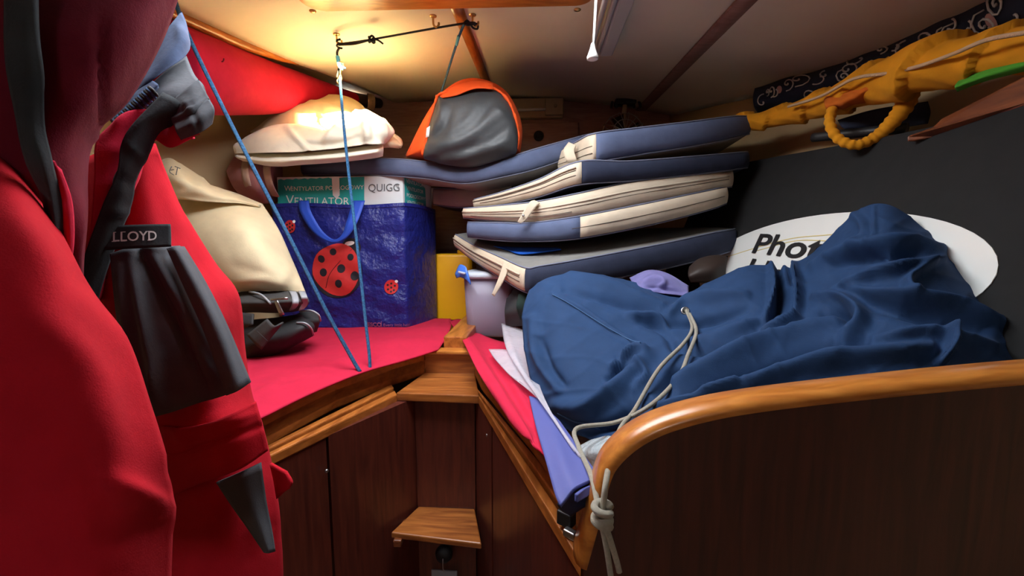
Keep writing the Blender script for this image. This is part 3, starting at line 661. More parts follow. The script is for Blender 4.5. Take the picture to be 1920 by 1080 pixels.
# ------------------------------------------------------------------ boxed fan in the blue bag
BX0, BX1, BY = P(515, 500, 1.45)[0], P(761, 500, 1.45)[0], 1.45
zt_, zb_ = P(640, 382, BY)[2], ZB + .006
def bagpt(s, t):
    """front (s 0..1) wrapping on to the right side (s 1..1.5); t 0 top .. 1 bottom"""
    bul = .012 * math.sin(math.pi * min(s, 1)) * math.sin(math.pi * t)
    wr = .0035 * math.sin(9 * s + 14 * t) * math.sin(math.pi * t) + .0025 * math.sin(31 * t + 3 * math.sin(5 * s)) + .002 * math.sin(23 * s - 17 * t)
    z = zt_ + (zb_ - zt_) * t + .004 * math.sin(7 * s) * (1 - t)
    if s <= 1: return A(BX0 + (BX1 - BX0) * s + .02 * t * (1 - s), BY - bul - wr, z)
    q = (s - 1) / .5
    return A(BX1 + .052 * q + .008 * math.sin(math.pi * q), BY + .235 * q - .012 * (1 - t) * 0 - wr * (1 - q), z)
fb_ = thing('shopping_bag', 'large blue woven plastic shopping bag printed with red ladybirds', 'bag', (-.65, 1.56, zb_))
ns, nt_ = 60, 40
V = [bagpt(1.5 * i / (ns - 1), j / (nt_ - 1)) for j in range(nt_) for i in range(ns)]
G = np.array(V).reshape(nt_, ns, 3)
bk_r = A(BX1 + .052, BY + .235, 0); bk_l = A(BX0 + .03, BY + .24, 0)
back = np.array([[bk_r * (1 - k) + bk_l * k + A(0, 0, G[j, -1, 2]) for k in np.linspace(0, 1, 12)[1:]] + [A(*bk_l[:2], G[j, 0, 2]) * (1 - k) + G[j, 0] * k for k in np.linspace(0, 1, 8)[1:-1]] for j in range(nt_)])
RG = np.concatenate([G, back], 1); n_, m_ = RG.shape[:2]
Fc = [[i * m_ + j, i * m_ + (j + 1) % m_, (i + 1) * m_ + (j + 1) % m_, (i + 1) * m_ + j] for i in range(n_ - 1) for j in range(m_)] + [[(n_ - 1) * m_ + j for j in range(m_)]]
bo = obj('body', RG.reshape(-1, 3), Fc, M['bagblue'], fb_); sm = bo.modifiers.new('thick', 'SOLIDIFY'); sm.thickness = .002; sm.offset = -1
tube('hem', list(RG[1]) + [RG[1][0]], .0022, M['bagblue'], fb_, n=6)
def bag_px(u, v, off=.003):
    """point on the printed front nearest to a picture position"""
    p = P(u, v, BY - .006); s = (p[0] - BX0) / (BX1 - BX0); t = (p[2] - zt_) / (zb_ - zt_)
    s = (s * (BX1 - BX0) - .02 * t) / ((BX1 - BX0) - .02 * t)
    return bagpt(s, t) + A(0, -off, 0)
def blob(cu, cv, ru, rv, off, rings=8, n=32, shape=lambda a: 1., rot=0):
    V = [bag_px(cu, cv, off)]; Fc = []
    for k in range(1, rings + 1):
        for i in range(n):
            a = 2 * math.pi * i / n; r = shape(a) * k / rings; x, y = ru * r * math.cos(a), rv * r * math.sin(a)
            V.append(bag_px(cu + x * math.cos(rot) - y * math.sin(rot), cv + x * math.sin(rot) + y * math.cos(rot), off))
    Fc = [[0, 1 + i, 1 + (i + 1) % n] for i in range(n)] + [[1 + (k - 1) * n + i, 1 + k * n + i, 1 + k * n + (i + 1) % n, 1 + (k - 1) * n + (i + 1) % n] for k in range(1, rings) for i in range(n)]
    return V, Fc
obj('ladybird_outline', *blob(634, 508, 48, 50, .0026), M['ladyblack'], fb_)  # slightly larger black printed blob behind the red one
obj('ladybird_head', *blob(660, 462, 17, 17, .0030, 4), M['ladyblack'], fb_)
obj('ladybird_eye', *blob(657, 455, 9, 4, .0036, 3, rot=-.2), M['white_ink'], fb_)
lady = obj('ladybird', *blob(633, 505, 44, 49, .0036, shape=lambda a: 1 - .05 * math.cos(3 * a)), M['ladybird'], fb_)
for u, v, r in ((605, 486, 6.5), (627, 472, 6), (659, 481, 6), (641, 503, 7.5), (608, 511, 7), (667, 516, 8), (638, 531, 7)):
    obj('spot', *blob(u, v, r, r * 1.1, .0042, 3, 14), M['ladyblack'], lady)
tube('wing_line', [bag_px(661, 466, .0040), bag_px(636, 492, .0040), bag_px(620, 515, .0040), bag_px(612, 540, .0040)], .0009, M['ladyblack'], lady, n=5, samples=12)
for cu, cv, r in ((733, 538, 12.5), (544, 426, 11)):
    sl = obj('small_ladybird', *blob(cu, cv, r, r * 1.08, .0036, 4, 20), M['ladybird'], fb_)
    for du, dv in ((-.5, -.3), (0, -.5), (.5, -.15), (0, .1), (-.45, .35), (.4, .5), (0, .7)): obj('spot', *blob(cu + du * r, cv + dv * r, 2, 2.1, .0042, 2, 8), M['ladyblack'], sl)
    obj('small_head', *blob(cu + r * .75, cv - r * .8, 3, 3, .0040, 2, 10), M['white_ink'], sl)
for s_, u, v, k, md in (('TESCO', 682, 612, 11, .03), ('Every little helps', 719, 612, 8, 0)):
    text_on('lettering', s_, 1., lambda x, y: bag_px(u + x * k, v - y * k, .0035), M['dimtext'], fb_, bold=md)
obj('letter_bar', [bag_px(715, 602, .0035), bag_px(716, 602, .0035), bag_px(716, 613, .0035), bag_px(715, 613, .0035)], [[0, 1, 2, 3]], M['dimtext'], fb_, smooth=False)
# strap loop
def ribbon(name, cpts, wid, m, parent, th=.002, n=30):
    """cpts: (u, v, Y) centre line; wid: (du, dv) half width per point"""
    rows = [[(u - a, v - b, Y) for (u, v, Y), (a, b) in zip(cpts, wid)], [(u + a, v + b, Y) for (u, v, Y), (a, b) in zip(cpts, wid)]]
    return sheet(name, rows, m, parent, 4, n, th)
ribbon('strap', [(569, 376, 1.440), (572, 395, 1.425), (585, 420, 1.415), (602, 440, 1.41), (625, 452, 1.405), (645, 443, 1.40), (658, 420, 1.40), (667, 395, 1.42), (673, 376, 1.436)], [(10, 0), (10, -1), (8, -4), (5, -4), (1, -3), (-4, -3), (-9, -2), (-11, 0), (-11, 0)], M['bagstrap'], fb_, n=40)

bxo = thing('fan_carton', 'teal and white fan carton standing inside the blue bag', 'box', (-.65, 1.56, ZB + .02))
x0, x1 = P(519, 340, 1.462)[0], P(755, 340, 1.462)[0]; ztb = P(700, 330, 1.462)[2]; xs1 = P(808, 335, 1.68)[0]
xm = P(683, 350, 1.462)[0]
V, Fc = prismmesh([A(x0, 1.462, ZB + .03), A(x1, 1.462, ZB + .03), A(xs1, 1.685, ZB + .03), A(x0 + .04, 1.685, ZB + .03)], [A(x0, 1.462, ztb), A(x1, 1.462, ztb), A(xs1, 1.685, ztb), A(x0 + .04, 1.685, ztb)])
bevel(obj('carton', V, Fc, M['carton_white'], bxo, smooth=False), .003)
zmid = zt_ - .03
def boxf(u, v, off=.0012):
    p = P(u, v, 1.462 - off); return p
tealp = []
us = np.linspace(521, 683, 30); top = [boxf(u, 337 - (u - 521) * .035 + 1.2 * math.sin(u * .7) * (u < 640)) for u in us]; bot = [boxf(u, 392) for u in us]
obj('teal_front', top + bot, [[i, i + 1, 30 + i + 1, 30 + i] for i in range(29)], M['carton_teal'], bxo, smooth=False)
def sidef(s, z): return A(x1, 1.462, 0) * (1 - s) + A(xs1, 1.685, 0) * s + A(.0012, -.0012, z)
zz = lambda v: P(780, v, 1.5)[2]
obj('teal_side', [sidef(.05, zz(332)), sidef(.55, zz(334)), sidef(.75, zz(345)), sidef(.78, zz(400)), sidef(.05, zz(400))], [[0, 1, 2, 3, 4]], M['carton_teal'], bxo, smooth=False)
for i, s_ in enumerate(('VENTILATOR', 'VENTILATOR', 'PODŁOGOWY', 'VENTILATOR')):
    text_on('side_lettering', s_, 1., lambda x, y: sidef(.10 + x * .105, ztb - .021 - i * .0245 + y * .019) + A(.0006, -.0006, 0), M['white_ink'], bxo, spacing=.9)
text_on('lettering', 'Wᴇɴᴛʏʟᴀᴛᴏʀ' if False else 'W', 1., lambda x, y: boxf(533 + x * 13.5, 358 - y * 14, .002), M['white_ink'], bxo)
text_on('lettering', 'ENTYLATOR PODŁOGOWY', 1., lambda x, y: boxf(545 + x * 10.9, 358 - x * .25 - y * 11.5, .002), M['white_ink'], bxo)
text_on('lettering', 'V', 1., lambda x, y: boxf(536 + x * 25, 384 - y * 26, .002), M['white_ink'], bxo)
text_on('lettering', 'ENTILATOR', 1., lambda x, y: boxf(551 + x * 19.5, 384 - y * 20, .002), M['white_ink'], bxo)
text_on('lettering', 'QUIGG', 1., lambda x, y: boxf(690 + x * 18.5, 359 - x * .3 - y * 20, .002), M['grey_ink'], bxo)
text_on('lettering', '®', 1., lambda x, y: boxf(742 + x * 8, 351 - y * 8, .002), M['grey_ink'], bxo)
obj('tape', [boxf(622, 331, .003), boxf(636, 331, .003), boxf(637, 366, .003), boxf(631, 373, .003), boxf(624, 366, .003)], [[0, 1, 2, 3, 4]], M['tape'], bxo, smooth=False)

# ------------------------------------------------------------------ blanket, red roll
bn = thing('blanket', 'cream fleece blanket folded in a heap on the topmost cushion', 'blanket', P(600, 305, 1.42))
vol('lower_fold', [
 [(440, 286, 1.40), (500, 288, 1.36), (570, 286, 1.35), (640, 280, 1.35), (700, 272, 1.36), (718, 268, 1.40)],
 [(441, 294, 1.34), (500, 302, 1.31), (570, 299, 1.30), (640, 294, 1.30), (700, 285, 1.31), (719, 280, 1.37)],
 [(455, 302, 1.38), (510, 312, 1.35), (570, 309, 1.35), (640, 304, 1.35), (700, 297, 1.36), (718, 293, 1.40)]], .26, M['cream_fleece'], bn, 16, 40, folds=[([(515, 296), (535, 306)], 6, .004)])
vol('upper_fold', [
 [(450, 262, 1.44), (500, 240, 1.46), (550, 232, 1.46), (600, 236, 1.45), (645, 232, 1.43), (685, 207, 1.43), (722, 225, 1.45)],
 [(437, 272, 1.36), (490, 258, 1.34), (545, 254, 1.33), (600, 256, 1.32), (650, 248, 1.31), (700, 236, 1.31), (740, 248, 1.40)],
 [(440, 288, 1.36), (500, 287, 1.31), (570, 284, 1.30), (630, 278, 1.30), (680, 272, 1.30), (715, 270, 1.32), (722, 272, 1.40)]], .24, M['cream_fleece'], bn, 30, 60, wav=(.06, .005, 92), folds=[
   ([(540, 246), (560, 262), (578, 282)], 4, .014), ([(610, 268), (640, 240), (685, 212)], 7, .022), ([(465, 262), (530, 243), (600, 250)], 7, .016), ([(560, 268), (620, 270), (670, 256)], 6, -.010), ([(672, 214), (688, 240), (686, 268)], 5, .018), ([(698, 222), (706, 262)], 5, -.018), ([(718, 228), (722, 262)], 5, .014)])
vol('mound', [
 [(470, 248, 1.54), (520, 208, 1.58), (575, 184, 1.62), (625, 176, 1.62), (670, 190, 1.62), (705, 222, 1.60), (752, 262, 1.56)],
 [(475, 255, 1.46), (530, 225, 1.47), (585, 205, 1.50), (635, 205, 1.50), (675, 215, 1.50), (710, 240, 1.48), (755, 270, 1.50)],
 [(490, 272, 1.46), (545, 262, 1.46), (600, 255, 1.46), (650, 255, 1.46), (690, 260, 1.46), (720, 272, 1.47), (752, 278, 1.50)]], .22, M['cream'], bn, 34, 50, wav=(.055, .007, 91), folds=[([(500, 232), (545, 210), (582, 204), (600, 212)], 6, .016), ([(560, 190), (600, 198), (640, 210), (670, 222)], 6, .014), ([(600, 205), (612, 225), (622, 238)], 4, -.012), ([(690, 225), (720, 250), (745, 265)], 6, .018), ([(700, 222), (730, 250)], 4, -.010)])
vol('corner', [[(700, 250, 1.47), (725, 248, 1.46), (745, 262, 1.47)], [(705, 265, 1.43), (730, 262, 1.42), (752, 272, 1.45)], [(712, 278, 1.44), (732, 277, 1.43), (748, 279, 1.46)]], .06, M['cream'], bn, 10, 14, folds=[([(715, 262), (735, 272)], 4, .006)])
rr = thing('canvas_roll', 'long tapering scarlet canvas roll lashed under the deck on the left', 'roll', P(450, 210, 1.35))
path = [P(300, 118, 1.08), P(390, 142, 1.22), P(480, 160, 1.40), P(570, 174, 1.58), P(640, 182, 1.74), P(690, 190, 1.86)]
tube('cover', path, [.112, .108, .092, .066, .034, .014], M['redbag'], rr, n=24, samples=40)
tube('seam', [P(385, 108, 1.13), P(405, 117, 1.145), P(418, 115, 1.15), P(420, 110, 1.155)], .0018, M['red_shaded'], rr, n=5, samples=10)
tube('pole_tip', [P(660, 185, 1.79), P(690, 190, 1.86), P(712, 194, 1.92)], [.026, .026, .02], M['dampstain'], rr, n=14, samples=8)
for k in range(5):
    c = P(690 + 2.5 * k, 190 + .5 * k, 1.85 + .008 * k); a = [c + .029 * (A(0, 0, 1) * math.sin(t) + A(.5, -.85, 0) * math.cos(t)) for t in np.linspace(0, 6.283, 14)]
    tube('lashing', a, .004, M['cordtan'], rr, n=6)

# ------------------------------------------------------------------ cushion stack
CG = 'boat cushions piled in the bow'
def cushion(label, st, back, split, mats, under, top, n=48, strap=None, zipt=None, kinds=None, backpts=None):
    """st: stations (u, v top, v bottom, Y) left to right; split: station fractions where the front band changes colour"""
    T = cr([P(u, a, Y) for u, a, b, Y in st], n); B = cr([P(u, b, Y) for u, a, b, Y in st], n)
    bv = A(*back) if backpts is None else None
    BK = np.repeat(bv[None], n, 0) if backpts is None else cr(backpts, n) - T
    D = np.linalg.norm(BK, axis=1)[:, None]; bd = BK / D
    o = thing('boat_cushion', label, 'cushion', tuple(B.mean(0) + bd.mean(0) * D.mean() * .5), CG)
    prof = [(.012, 0.0), (.003, .06), (-.003, .28), (-.005, .5), (-.003, .72), (.003, .94), (.012, 1.0)]
    front = np.array([T * t + B * (1 - t) + bd * d for d, t in prof])           # (7, n, 3)
    H = T - B
    # body: core wrapped by top and bottom panels
    rg = [front[k] for k in range(7)] + [T + bd * D * .5 + H * .06, T + bd * (D - .01), T + bd * D - H * .3, B + bd * D + H * .3, B + bd * (D - .01), B + bd * D * .5 - H * .06]
    R = np.array(rg); k_, n_ = R.shape[:2]
    Fc = [[i * n_ + j, i * n_ + j + 1, ((i + 1) % k_) * n_ + j + 1, ((i + 1) % k_) * n_ + j] for i in range(k_) for j in range(n_ - 1)]
    Fc += [[i * n_ for i in range(k_)], [i * n_ + n_ - 1 for i in range(k_)]]
    obj('foam_body', R.reshape(-1, 3), Fc, M[under], o)
    TG = np.array([T + bd * (.013 + (D - .03) * q) + H * (.06 * math.sin(math.pi * q) + .025) for q in np.linspace(0, 1, 8)])
    V, F2 = sheetmesh(TG, .0015, np.tile(A(0, 0, 1.), (8, n, 1))); obj('top_panel', V, F2, M[top], o)
    cuts = [0] + [int(round(c * (n - 1))) for c in split] + [n - 1]
    for a, b, mt in zip(cuts, cuts[1:], mats):
        FG = np.array([front[k][a:b + 1] - bd[a:b + 1] * .0022 for k in range(7)])
        wrn = rnd_waves(np.arange(a, b + 1)[None] * 1.0 + np.zeros((7, 1)), np.arange(7)[:, None] * 2.0 + np.zeros((1, b + 1 - a)), .8, len(label) + a, amp=.0016)
        FG = FG - bd[None, a:b + 1] * wrn[..., None]
        V, F2 = sheetmesh(FG, .002, np.tile(-bd[a:b + 1], (7, 1, 1))); obj('front_band', V, F2, M[mt], o)
    tube('piping', T + bd * .008 + H * .02, .0024, M['piping'], o, n=6)
    tube('piping', B + bd * .008 - H * .02, .0024, M['piping'], o, n=6)
    if zipt:
        for t, a, b, mm, r in zipt:
            a, b = int(a * (n - 1)), int(b * (n - 1)); tube('zip', (T * t + B * (1 - t) - bd * .0068)[a:b + 1], r, M[mm], o, n=5)
    if strap:
        V = []
        for rows in strap[0]: pass
        sheet('strap', strap[0], M['cush_beige'], o, 22, 6, .004)
        if len(strap) > 1:
            q = P(*strap[1]); obj('snap', *lathe(q, [(.004, 0), (.004, .002), (.001, .003)], 12, (0, -1, .1)), M['steel'], o)
    return o
# bottom one first
c0 = P(852, 438, 1.55); bR = P(1380, 430, 1.34) + A(.02, .42, .02); bL = c0 + A(.12, .30, .02)
cushion('thick grey boat cushion with an ecru zipped end, lowest of the stack', [(852, 440, 462, 1.52), (885, 460, 488, 1.42), (935, 483, 520, 1.27), (983, 504, 548, 1.14), (1012, 501, 546, 1.13), (1100, 486, 532, 1.15), (1250, 457, 503, 1.22), (1340, 437, 480, 1.28), (1381, 430, 468, 1.34)],
  None, [.38], ['cush_beige', 'cush_dark'], 'cush_dark', 'cush_grey', 72, strap=([[(944, 487, 1.225), (955, 492, 1.215)], [(940, 505, 1.215), (951, 510, 1.208)], [(932, 528, 1.205), (941, 532, 1.2)], [(922, 552, 1.20), (927, 556, 1.2)]],),
  zipt=[(.72, 0, .36, 'zip', .0035), (.42, 0, .36, 'zip_dark', .0012), (.60, 0, .36, 'zip_dark', .0012)], backpts=[bL, bL * .85 + bR * .15, bL * .75 + bR * .25, bL * .62 + bR * .38, bL * .55 + bR * .45, bL * .4 + bR * .6, bL * .2 + bR * .8, bL * .05 + bR * .95, bR])
sheet('blue_cloth', [[(925, 461, 1.42), (975, 463, 1.38), (1045, 464, 1.34)], [(948, 467, 1.36), (990, 469, 1.32), (1050, 466, 1.30)], [(966, 473, 1.30), (985, 475, 1.28), (1052, 467, 1.28)]], M['blueflat'], None, 8, 10, .004, label='bright blue cloth corner showing on the lowest cushion', cat='cloth')
BK_ = (.03, .44, .0)
cushion('boat cushion with half blue, half ecru front, second from the bottom', [(876, 417, 444, 1.37), (930, 418, 450, 1.31), (985, 419, 452, 1.26), (1080, 407, 447, 1.20), (1220, 380, 421, 1.23), (1330, 357, 393, 1.29), (1364, 350, 381, 1.33)], BK_, [.50], ['cush_blue', 'cush_beige'], 'cush_tan', 'cush_tan', zipt=[(.48, .51, .97, 'zip_dark', .0012)])
cushion('ecru zipped boat cushion with a snap strap, midway up the stack', [(868, 391, 408, 1.38), (930, 386, 414, 1.32), (1005, 378, 416, 1.26), (1078, 364, 407, 1.21), (1188, 340, 386, 1.23), (1300, 326, 364, 1.28), (1374, 318, 349, 1.34)], BK_, [], ['cush_beige'], 'cush_tan', 'cush_tan',
  strap=([[(1002, 375, 1.255), (1012, 380, 1.245)], [(994, 378, 1.235), (1006, 386, 1.232)], [(984, 392, 1.228), (997, 398, 1.226)], [(975, 408, 1.226), (985, 414, 1.226)], [(970, 416, 1.228), (976, 419, 1.228)]], (981, 404, 1.221)), zipt=[(.45, .02, .98, 'zip_dark', .0012), (.62, .02, .98, 'zip', .003), (.25, .05, .5, 'zip_dark', .001)])
cushion('boat cushion with dark blue front and long ecru zipped side, under the topmost right cushion', [(888, 374, 389, 1.40), (940, 360, 383, 1.34), (1010, 336, 368, 1.27), (1085, 303, 345, 1.20), (1180, 302, 338, 1.22), (1300, 293, 326, 1.27), (1404, 284, 313, 1.34)], BK_, [.50], ['cush_beige', 'cush_dark'], 'cush_dark', 'cush_grey', zipt=[(.62, .0, .49, 'zip_dark', .0013), (.75, .0, .49, 'zip', .003), (.4, .05, .49, 'zip_dark', .001)])
cushion('blue-fronted boat cushion with ecru corner and strap, topmost at the right', [(1046, 284, 320, 1.42), (1080, 266, 312, 1.32), (1115, 250, 303, 1.21), (1200, 239, 288, 1.23), (1300, 227, 272, 1.26), (1370, 218, 258, 1.30), (1407, 217, 249, 1.34)], BK_, [.334], ['cush_beige', 'cush_blue'], 'cush_tan', 'cush_grey', zipt=[(.55, .0, .32, 'zip_dark', .0012), (.3, .0, .32, 'zip_dark', .001)],
  strap=([[(1066, 266, 1.31), (1080, 272, 1.29)], [(1056, 282, 1.29), (1076, 282, 1.275)], [(1060, 298, 1.28), (1080, 296, 1.27)], [(1064, 306, 1.285), (1082, 304, 1.275)]],))
cushion('long sagging blue cushion across the fan carton, under the orange bag', [(566, 303, 327, 1.54), (640, 299, 327, 1.49), (720, 297, 328, 1.45), (800, 303, 334, 1.42), (870, 311, 343, 1.40), (940, 298, 331, 1.39), (1000, 280, 317, 1.39), (1060, 263, 297, 1.41), (1108, 250, 282, 1.45)], (.04, .34, .0), [], ['cush_blue'], 'cush_tan', 'cush_blue')
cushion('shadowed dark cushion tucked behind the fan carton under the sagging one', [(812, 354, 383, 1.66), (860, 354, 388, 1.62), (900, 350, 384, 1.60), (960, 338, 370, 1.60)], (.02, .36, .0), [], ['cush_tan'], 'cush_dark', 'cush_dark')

# orange and grey stuff sack
ob = thing('stuff_sack', 'round orange sack with a grey nylon face resting on the sagging cushion', 'bag', P(880, 305, 1.5))
arc = [(760, 290), (783, 245), (806, 205), (830, 172), (868, 149), (908, 149), (945, 167), (968, 200), (979, 240), (976, 285)]
botl = [(762, 296), (785, 300), (810, 304), (835, 308), (865, 313), (895, 313), (925, 304), (950, 297), (966, 292), (974, 290)]
def lerp_rows(a, b, Ys, k): return [[(x0 + (x1 - x0) * t, y0 + (y1 - y0) * t, Y + (dy * (1 - abs(2 * i / (len(a) - 1) - 1) ** 3))) for i, ((x0, y0), (x1, y1)) in enumerate(zip(a, b))] for t, Y, dy in zip(k, Ys[0], Ys[1])]
vol('shell', lerp_rows(arc, botl, ([1.50, 1.47, 1.46, 1.46, 1.50], [.0, -.06, -.10, -.11, -.05]), [0, .15, .4, .75, 1]), .30, M['orange'], ob, 26, 50, wav=(.05, .003, 61))
arc2 = [(793, 292), (797, 262), (806, 228), (818, 190), (824, 178), (850, 172), (890, 163), (925, 166), (950, 186), (965, 218), (972, 250), (970, 280)]
bot2 = [(795, 298), (805, 301), (818, 304), (835, 308), (852, 311), (870, 313), (888, 313), (905, 310), (925, 304), (942, 298), (955, 294), (966, 290)]
o_, GG = vol('face_panel', lerp_rows(arc2, bot2, ([1.40, 1.38, 1.375, 1.38, 1.40], [-.02, -.035, -.045, -.05, -.03]), [0, .15, .4, .75, 1]), .04, M['ripstop'], ob, 34, 56, folds=[
  ([(825, 275), (870, 262), (935, 215)], 9, .012), ([(800, 262), (830, 240), (845, 200)], 9, -.010), ([(850, 250), (880, 225), (900, 190)], 10, .008), ([(830, 300), (880, 290), (950, 265)], 9, .010), ([(905, 230), (930, 205), (945, 215)], 6, .007), ([(860, 285), (900, 270)], 8, -.009), ([(910, 275), (950, 240)], 8, -.006)], wav=(.045, .003, 63), grid=True)
hem = [GG[0, j] - A(0, .006, 0) for j in range(0, 56)]
hemr = [.0045 + .0025 * math.sin(j * 1.7) * math.sin(j * .6) for j in range(56)]
tube('ruched_hem', hem, hemr, M['orange'], ob, n=8)
sheet('top_flap', [[(824, 180, 1.375), (850, 160, 1.38), (890, 150, 1.40), (925, 155, 1.40)], [(830, 182, 1.355), (855, 178, 1.35), (890, 165, 1.345), (925, 166, 1.355)]], M['orange'], ob, 6, 18, .003)
sheet('care_tag', [[(800, 240, 1.36), (806, 236, 1.355)], [(798, 258, 1.36), (804, 256, 1.355)]], M['white_ink'], ob, 4, 4, .001)

# yellow canister, clip-lid tub, dark bag, plastic sheets
yo = thing('canister', 'yellow plastic canister between the blue bag and the clear tub', 'canister', P(845, 598, 1.72))
cb = P(843, 598, 1.72); hh = P(843, 476, 1.72)[2] - cb[2]
prf = rring(cb[0] - .062, cb[0] + .10, 1.70, 1.84, .02)
rings = [(1, .0, 0), (1, .004, 0), (1, hh - .012, 0), (.97, hh - .003, 0), (.9, hh, 0)]
cxm, cym = cb[0] + .019, 1.77
V = [(cxm + (x - cxm) * s_, cym + (y - cym) * s_, cb[2] + z) for s_, z, _ in rings for x, y in prf]; k = len(prf)
Fc = [[i * k + j, i * k + (j + 1) % k, (i + 1) * k + (j + 1) % k, (i + 1) * k + j] for i in range(4) for j in range(k)] + [list(range(k))[::-1], [4 * k + j for j in range(k)]]
obj('body', V, Fc, M['yellow'], yo)
obj('cap', *lathe((cxm + .03, cym, cb[2] + hh), [(.022, 0), (.022, .012), (.02, .015)], 16), M['yellow'], yo)
tb = thing('storage_tub', 'milky plastic food tub with blue clips and lid, beneath the lowest cushion', 'tub', P(900, 636, 1.36))
zl = P(900, 520, 1.36)[2]
xa, xb = P(868, 560, 1.36)[0], P(966, 560, 1.36)[0]
def rloop(x0, x1, y0, y1, r, z): return [(x, y, z) for x, y in rring(x0, x1, y0, y1, r, 5)]
zb0 = ZB + .004
loops = [rloop(xa + .012, xb - .01, 1.37, 1.50, .03, zb0), rloop(xa + .008, xb - .006, 1.365, 1.505, .03, zb0 + .006), rloop(xa, xb, 1.355, 1.515, .03, zl), rloop(xa + .003, xb - .003, 1.358, 1.512, .03, zl), rloop(xa + .011, xb - .009, 1.368, 1.502, .03, zb0 + .010)]
k = len(loops[0]); V = [p for l in loops for p in l]
Fc = [[i * k + j, i * k + (j + 1) % k, (i + 1) * k + (j + 1) % k, (i + 1) * k + j] for i in range(4) for j in range(k)] + [list(range(k))[::-1], [4 * k + j for j in range(k)]]
obj('bin', V, Fc, M['tub'], tb)
loops = [rloop(xa - .006, xb + .006, 1.348, 1.522, .035, zl - .004), rloop(xa - .010, xb + .01, 1.344, 1.526, .037, zl + .004), rloop(xa - .006, xb + .006, 1.348, 1.522, .035, zl + .014), rloop(xa + .01, xb - .01, 1.364, 1.506, .03, zl + .018)]
V = [p for l in loops for p in l]
Fc = [[i * k + j, i * k + (j + 1) % k, (i + 1) * k + (j + 1) % k, (i + 1) * k + j] for i in range(3) for j in range(k)] + [list(range(k))[::-1], [3 * k + j for j in range(k)]]
obj('lid', V, Fc, M['tub_lid'], tb)
cl = sheet('clip', [[(856, 506, 1.36), (862, 496, 1.35), (873, 500, 1.335), (878, 512, 1.33)], [(853, 514, 1.355), (862, 510, 1.338), (874, 514, 1.325), (881, 524, 1.322)], [(856, 522, 1.355), (864, 520, 1.338), (875, 526, 1.325), (882, 534, 1.322)]], M['clip'], tb, 10, 14, .006)
tube('clip_hinge', [P(860, 510, 1.33), P(872, 513, 1.318)], .004, M['tub_lid'], cl, n=8)
vol('crumpled_wrap', [[(880, 610, 1.44), (900, 602, 1.43), (925, 608, 1.43)], [(878, 622, 1.41), (900, 618, 1.40), (928, 622, 1.41)], [(884, 632, 1.43), (903, 632, 1.42), (926, 631, 1.43)]], .05, M['pink'], tb, 10, 14, wav=(.15, .006, 5))
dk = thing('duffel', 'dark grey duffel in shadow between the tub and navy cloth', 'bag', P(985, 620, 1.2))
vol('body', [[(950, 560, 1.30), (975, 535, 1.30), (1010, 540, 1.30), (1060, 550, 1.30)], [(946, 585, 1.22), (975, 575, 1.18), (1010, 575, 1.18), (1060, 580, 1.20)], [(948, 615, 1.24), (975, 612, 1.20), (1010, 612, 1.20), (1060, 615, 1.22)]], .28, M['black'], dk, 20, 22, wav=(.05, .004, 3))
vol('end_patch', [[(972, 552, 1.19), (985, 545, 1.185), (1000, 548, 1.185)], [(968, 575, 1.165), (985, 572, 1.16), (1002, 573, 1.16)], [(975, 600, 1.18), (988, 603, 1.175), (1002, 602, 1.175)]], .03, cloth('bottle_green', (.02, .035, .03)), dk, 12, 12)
sheet('red_drape', zrows([
 [(843, 602, 1.005), (862, 598, 1.005), (880, 608, 1.0), (900, 625, .996), (940, 640, .996), (990, 645, .996)],
 [(852, 615, 1.01), (872, 622, 1.01), (895, 645, 1.006), (925, 662, .998), (960, 675, .998), (1000, 685, .998)],
 [(870, 645, 1.012), (890, 662, 1.012), (915, 688, 1.006), (945, 710, 1.0), (975, 726, 1.0), (1010, 740, 1.0)],
 [(895, 695, 1.010), (915, 712, 1.012), (940, 738, 1.008), (965, 758, 1.002), (990, 775, 1.002), (1015, 790, 1.002)],
 [(930, 750, 1.0), (948, 765, 1.008), (968, 786, 1.006), (988, 805, 1.002), (1003, 818, 1.002), (1020, 830, 1.002)],
 [(965, 795, .99), (980, 808, 1.0), (995, 824, 1.004), (1006, 838, 1.002), (1014, 845, 1.002), (1026, 858, 1.002)]]), M['red_light'], None, 40, 30, .004, folds=[
   ([(865, 620), (900, 680), (950, 760), (990, 820)], 8, .012), ([(900, 640), (930, 690), (970, 750), (1005, 810)], 7, -.008), ([(930, 660), (960, 720), (1000, 790)], 7, .008), ([(880, 650), (915, 712), (960, 775)], 5, -.006)],
   label='crimson cloth strip draped along the edge of the right bunk', cat='cloth')
sheet('plastic_sheet', zrows([[(940, 606, 1.055), (965, 612, 1.05), (1000, 625, 1.04)], [(948, 650, 1.035), (972, 655, 1.035), (1005, 665, 1.03)], [(975, 700, 1.025), (992, 705, 1.025), (1010, 715, 1.025)], [(1005, 742, 1.022), (1015, 745, 1.024), (1030, 765, 1.024)], [(1038, 790, 1.02), (1044, 794, 1.022), (1053, 802, 1.022)], [(1075, 846, 1.018), (1082, 850, 1.02), (1092, 857, 1.02)]]), M['film'], None, 30, 12, .004, folds=[([(945, 612), (975, 690), (1010, 740)], 5, .006)], label='upper white translucent plastic sheet beside the navy cloth', cat='plastic')
sheet('plastic_sheet', zrows([[(916, 654, 1.02), (945, 655, 1.025), (968, 660, 1.03)], [(928, 672, 1.02), (955, 685, 1.02), (985, 700, 1.02)], [(955, 702, 1.018), (980, 720, 1.018), (1003, 738, 1.02)], [(985, 726, 1.016), (1003, 742, 1.016), (1018, 756, 1.016)]]), M['film'], None, 20, 14, .003, wav=(.05, .002, 8), label='lower pointed translucent plastic sheet lying on the crimson strip', cat='plastic')
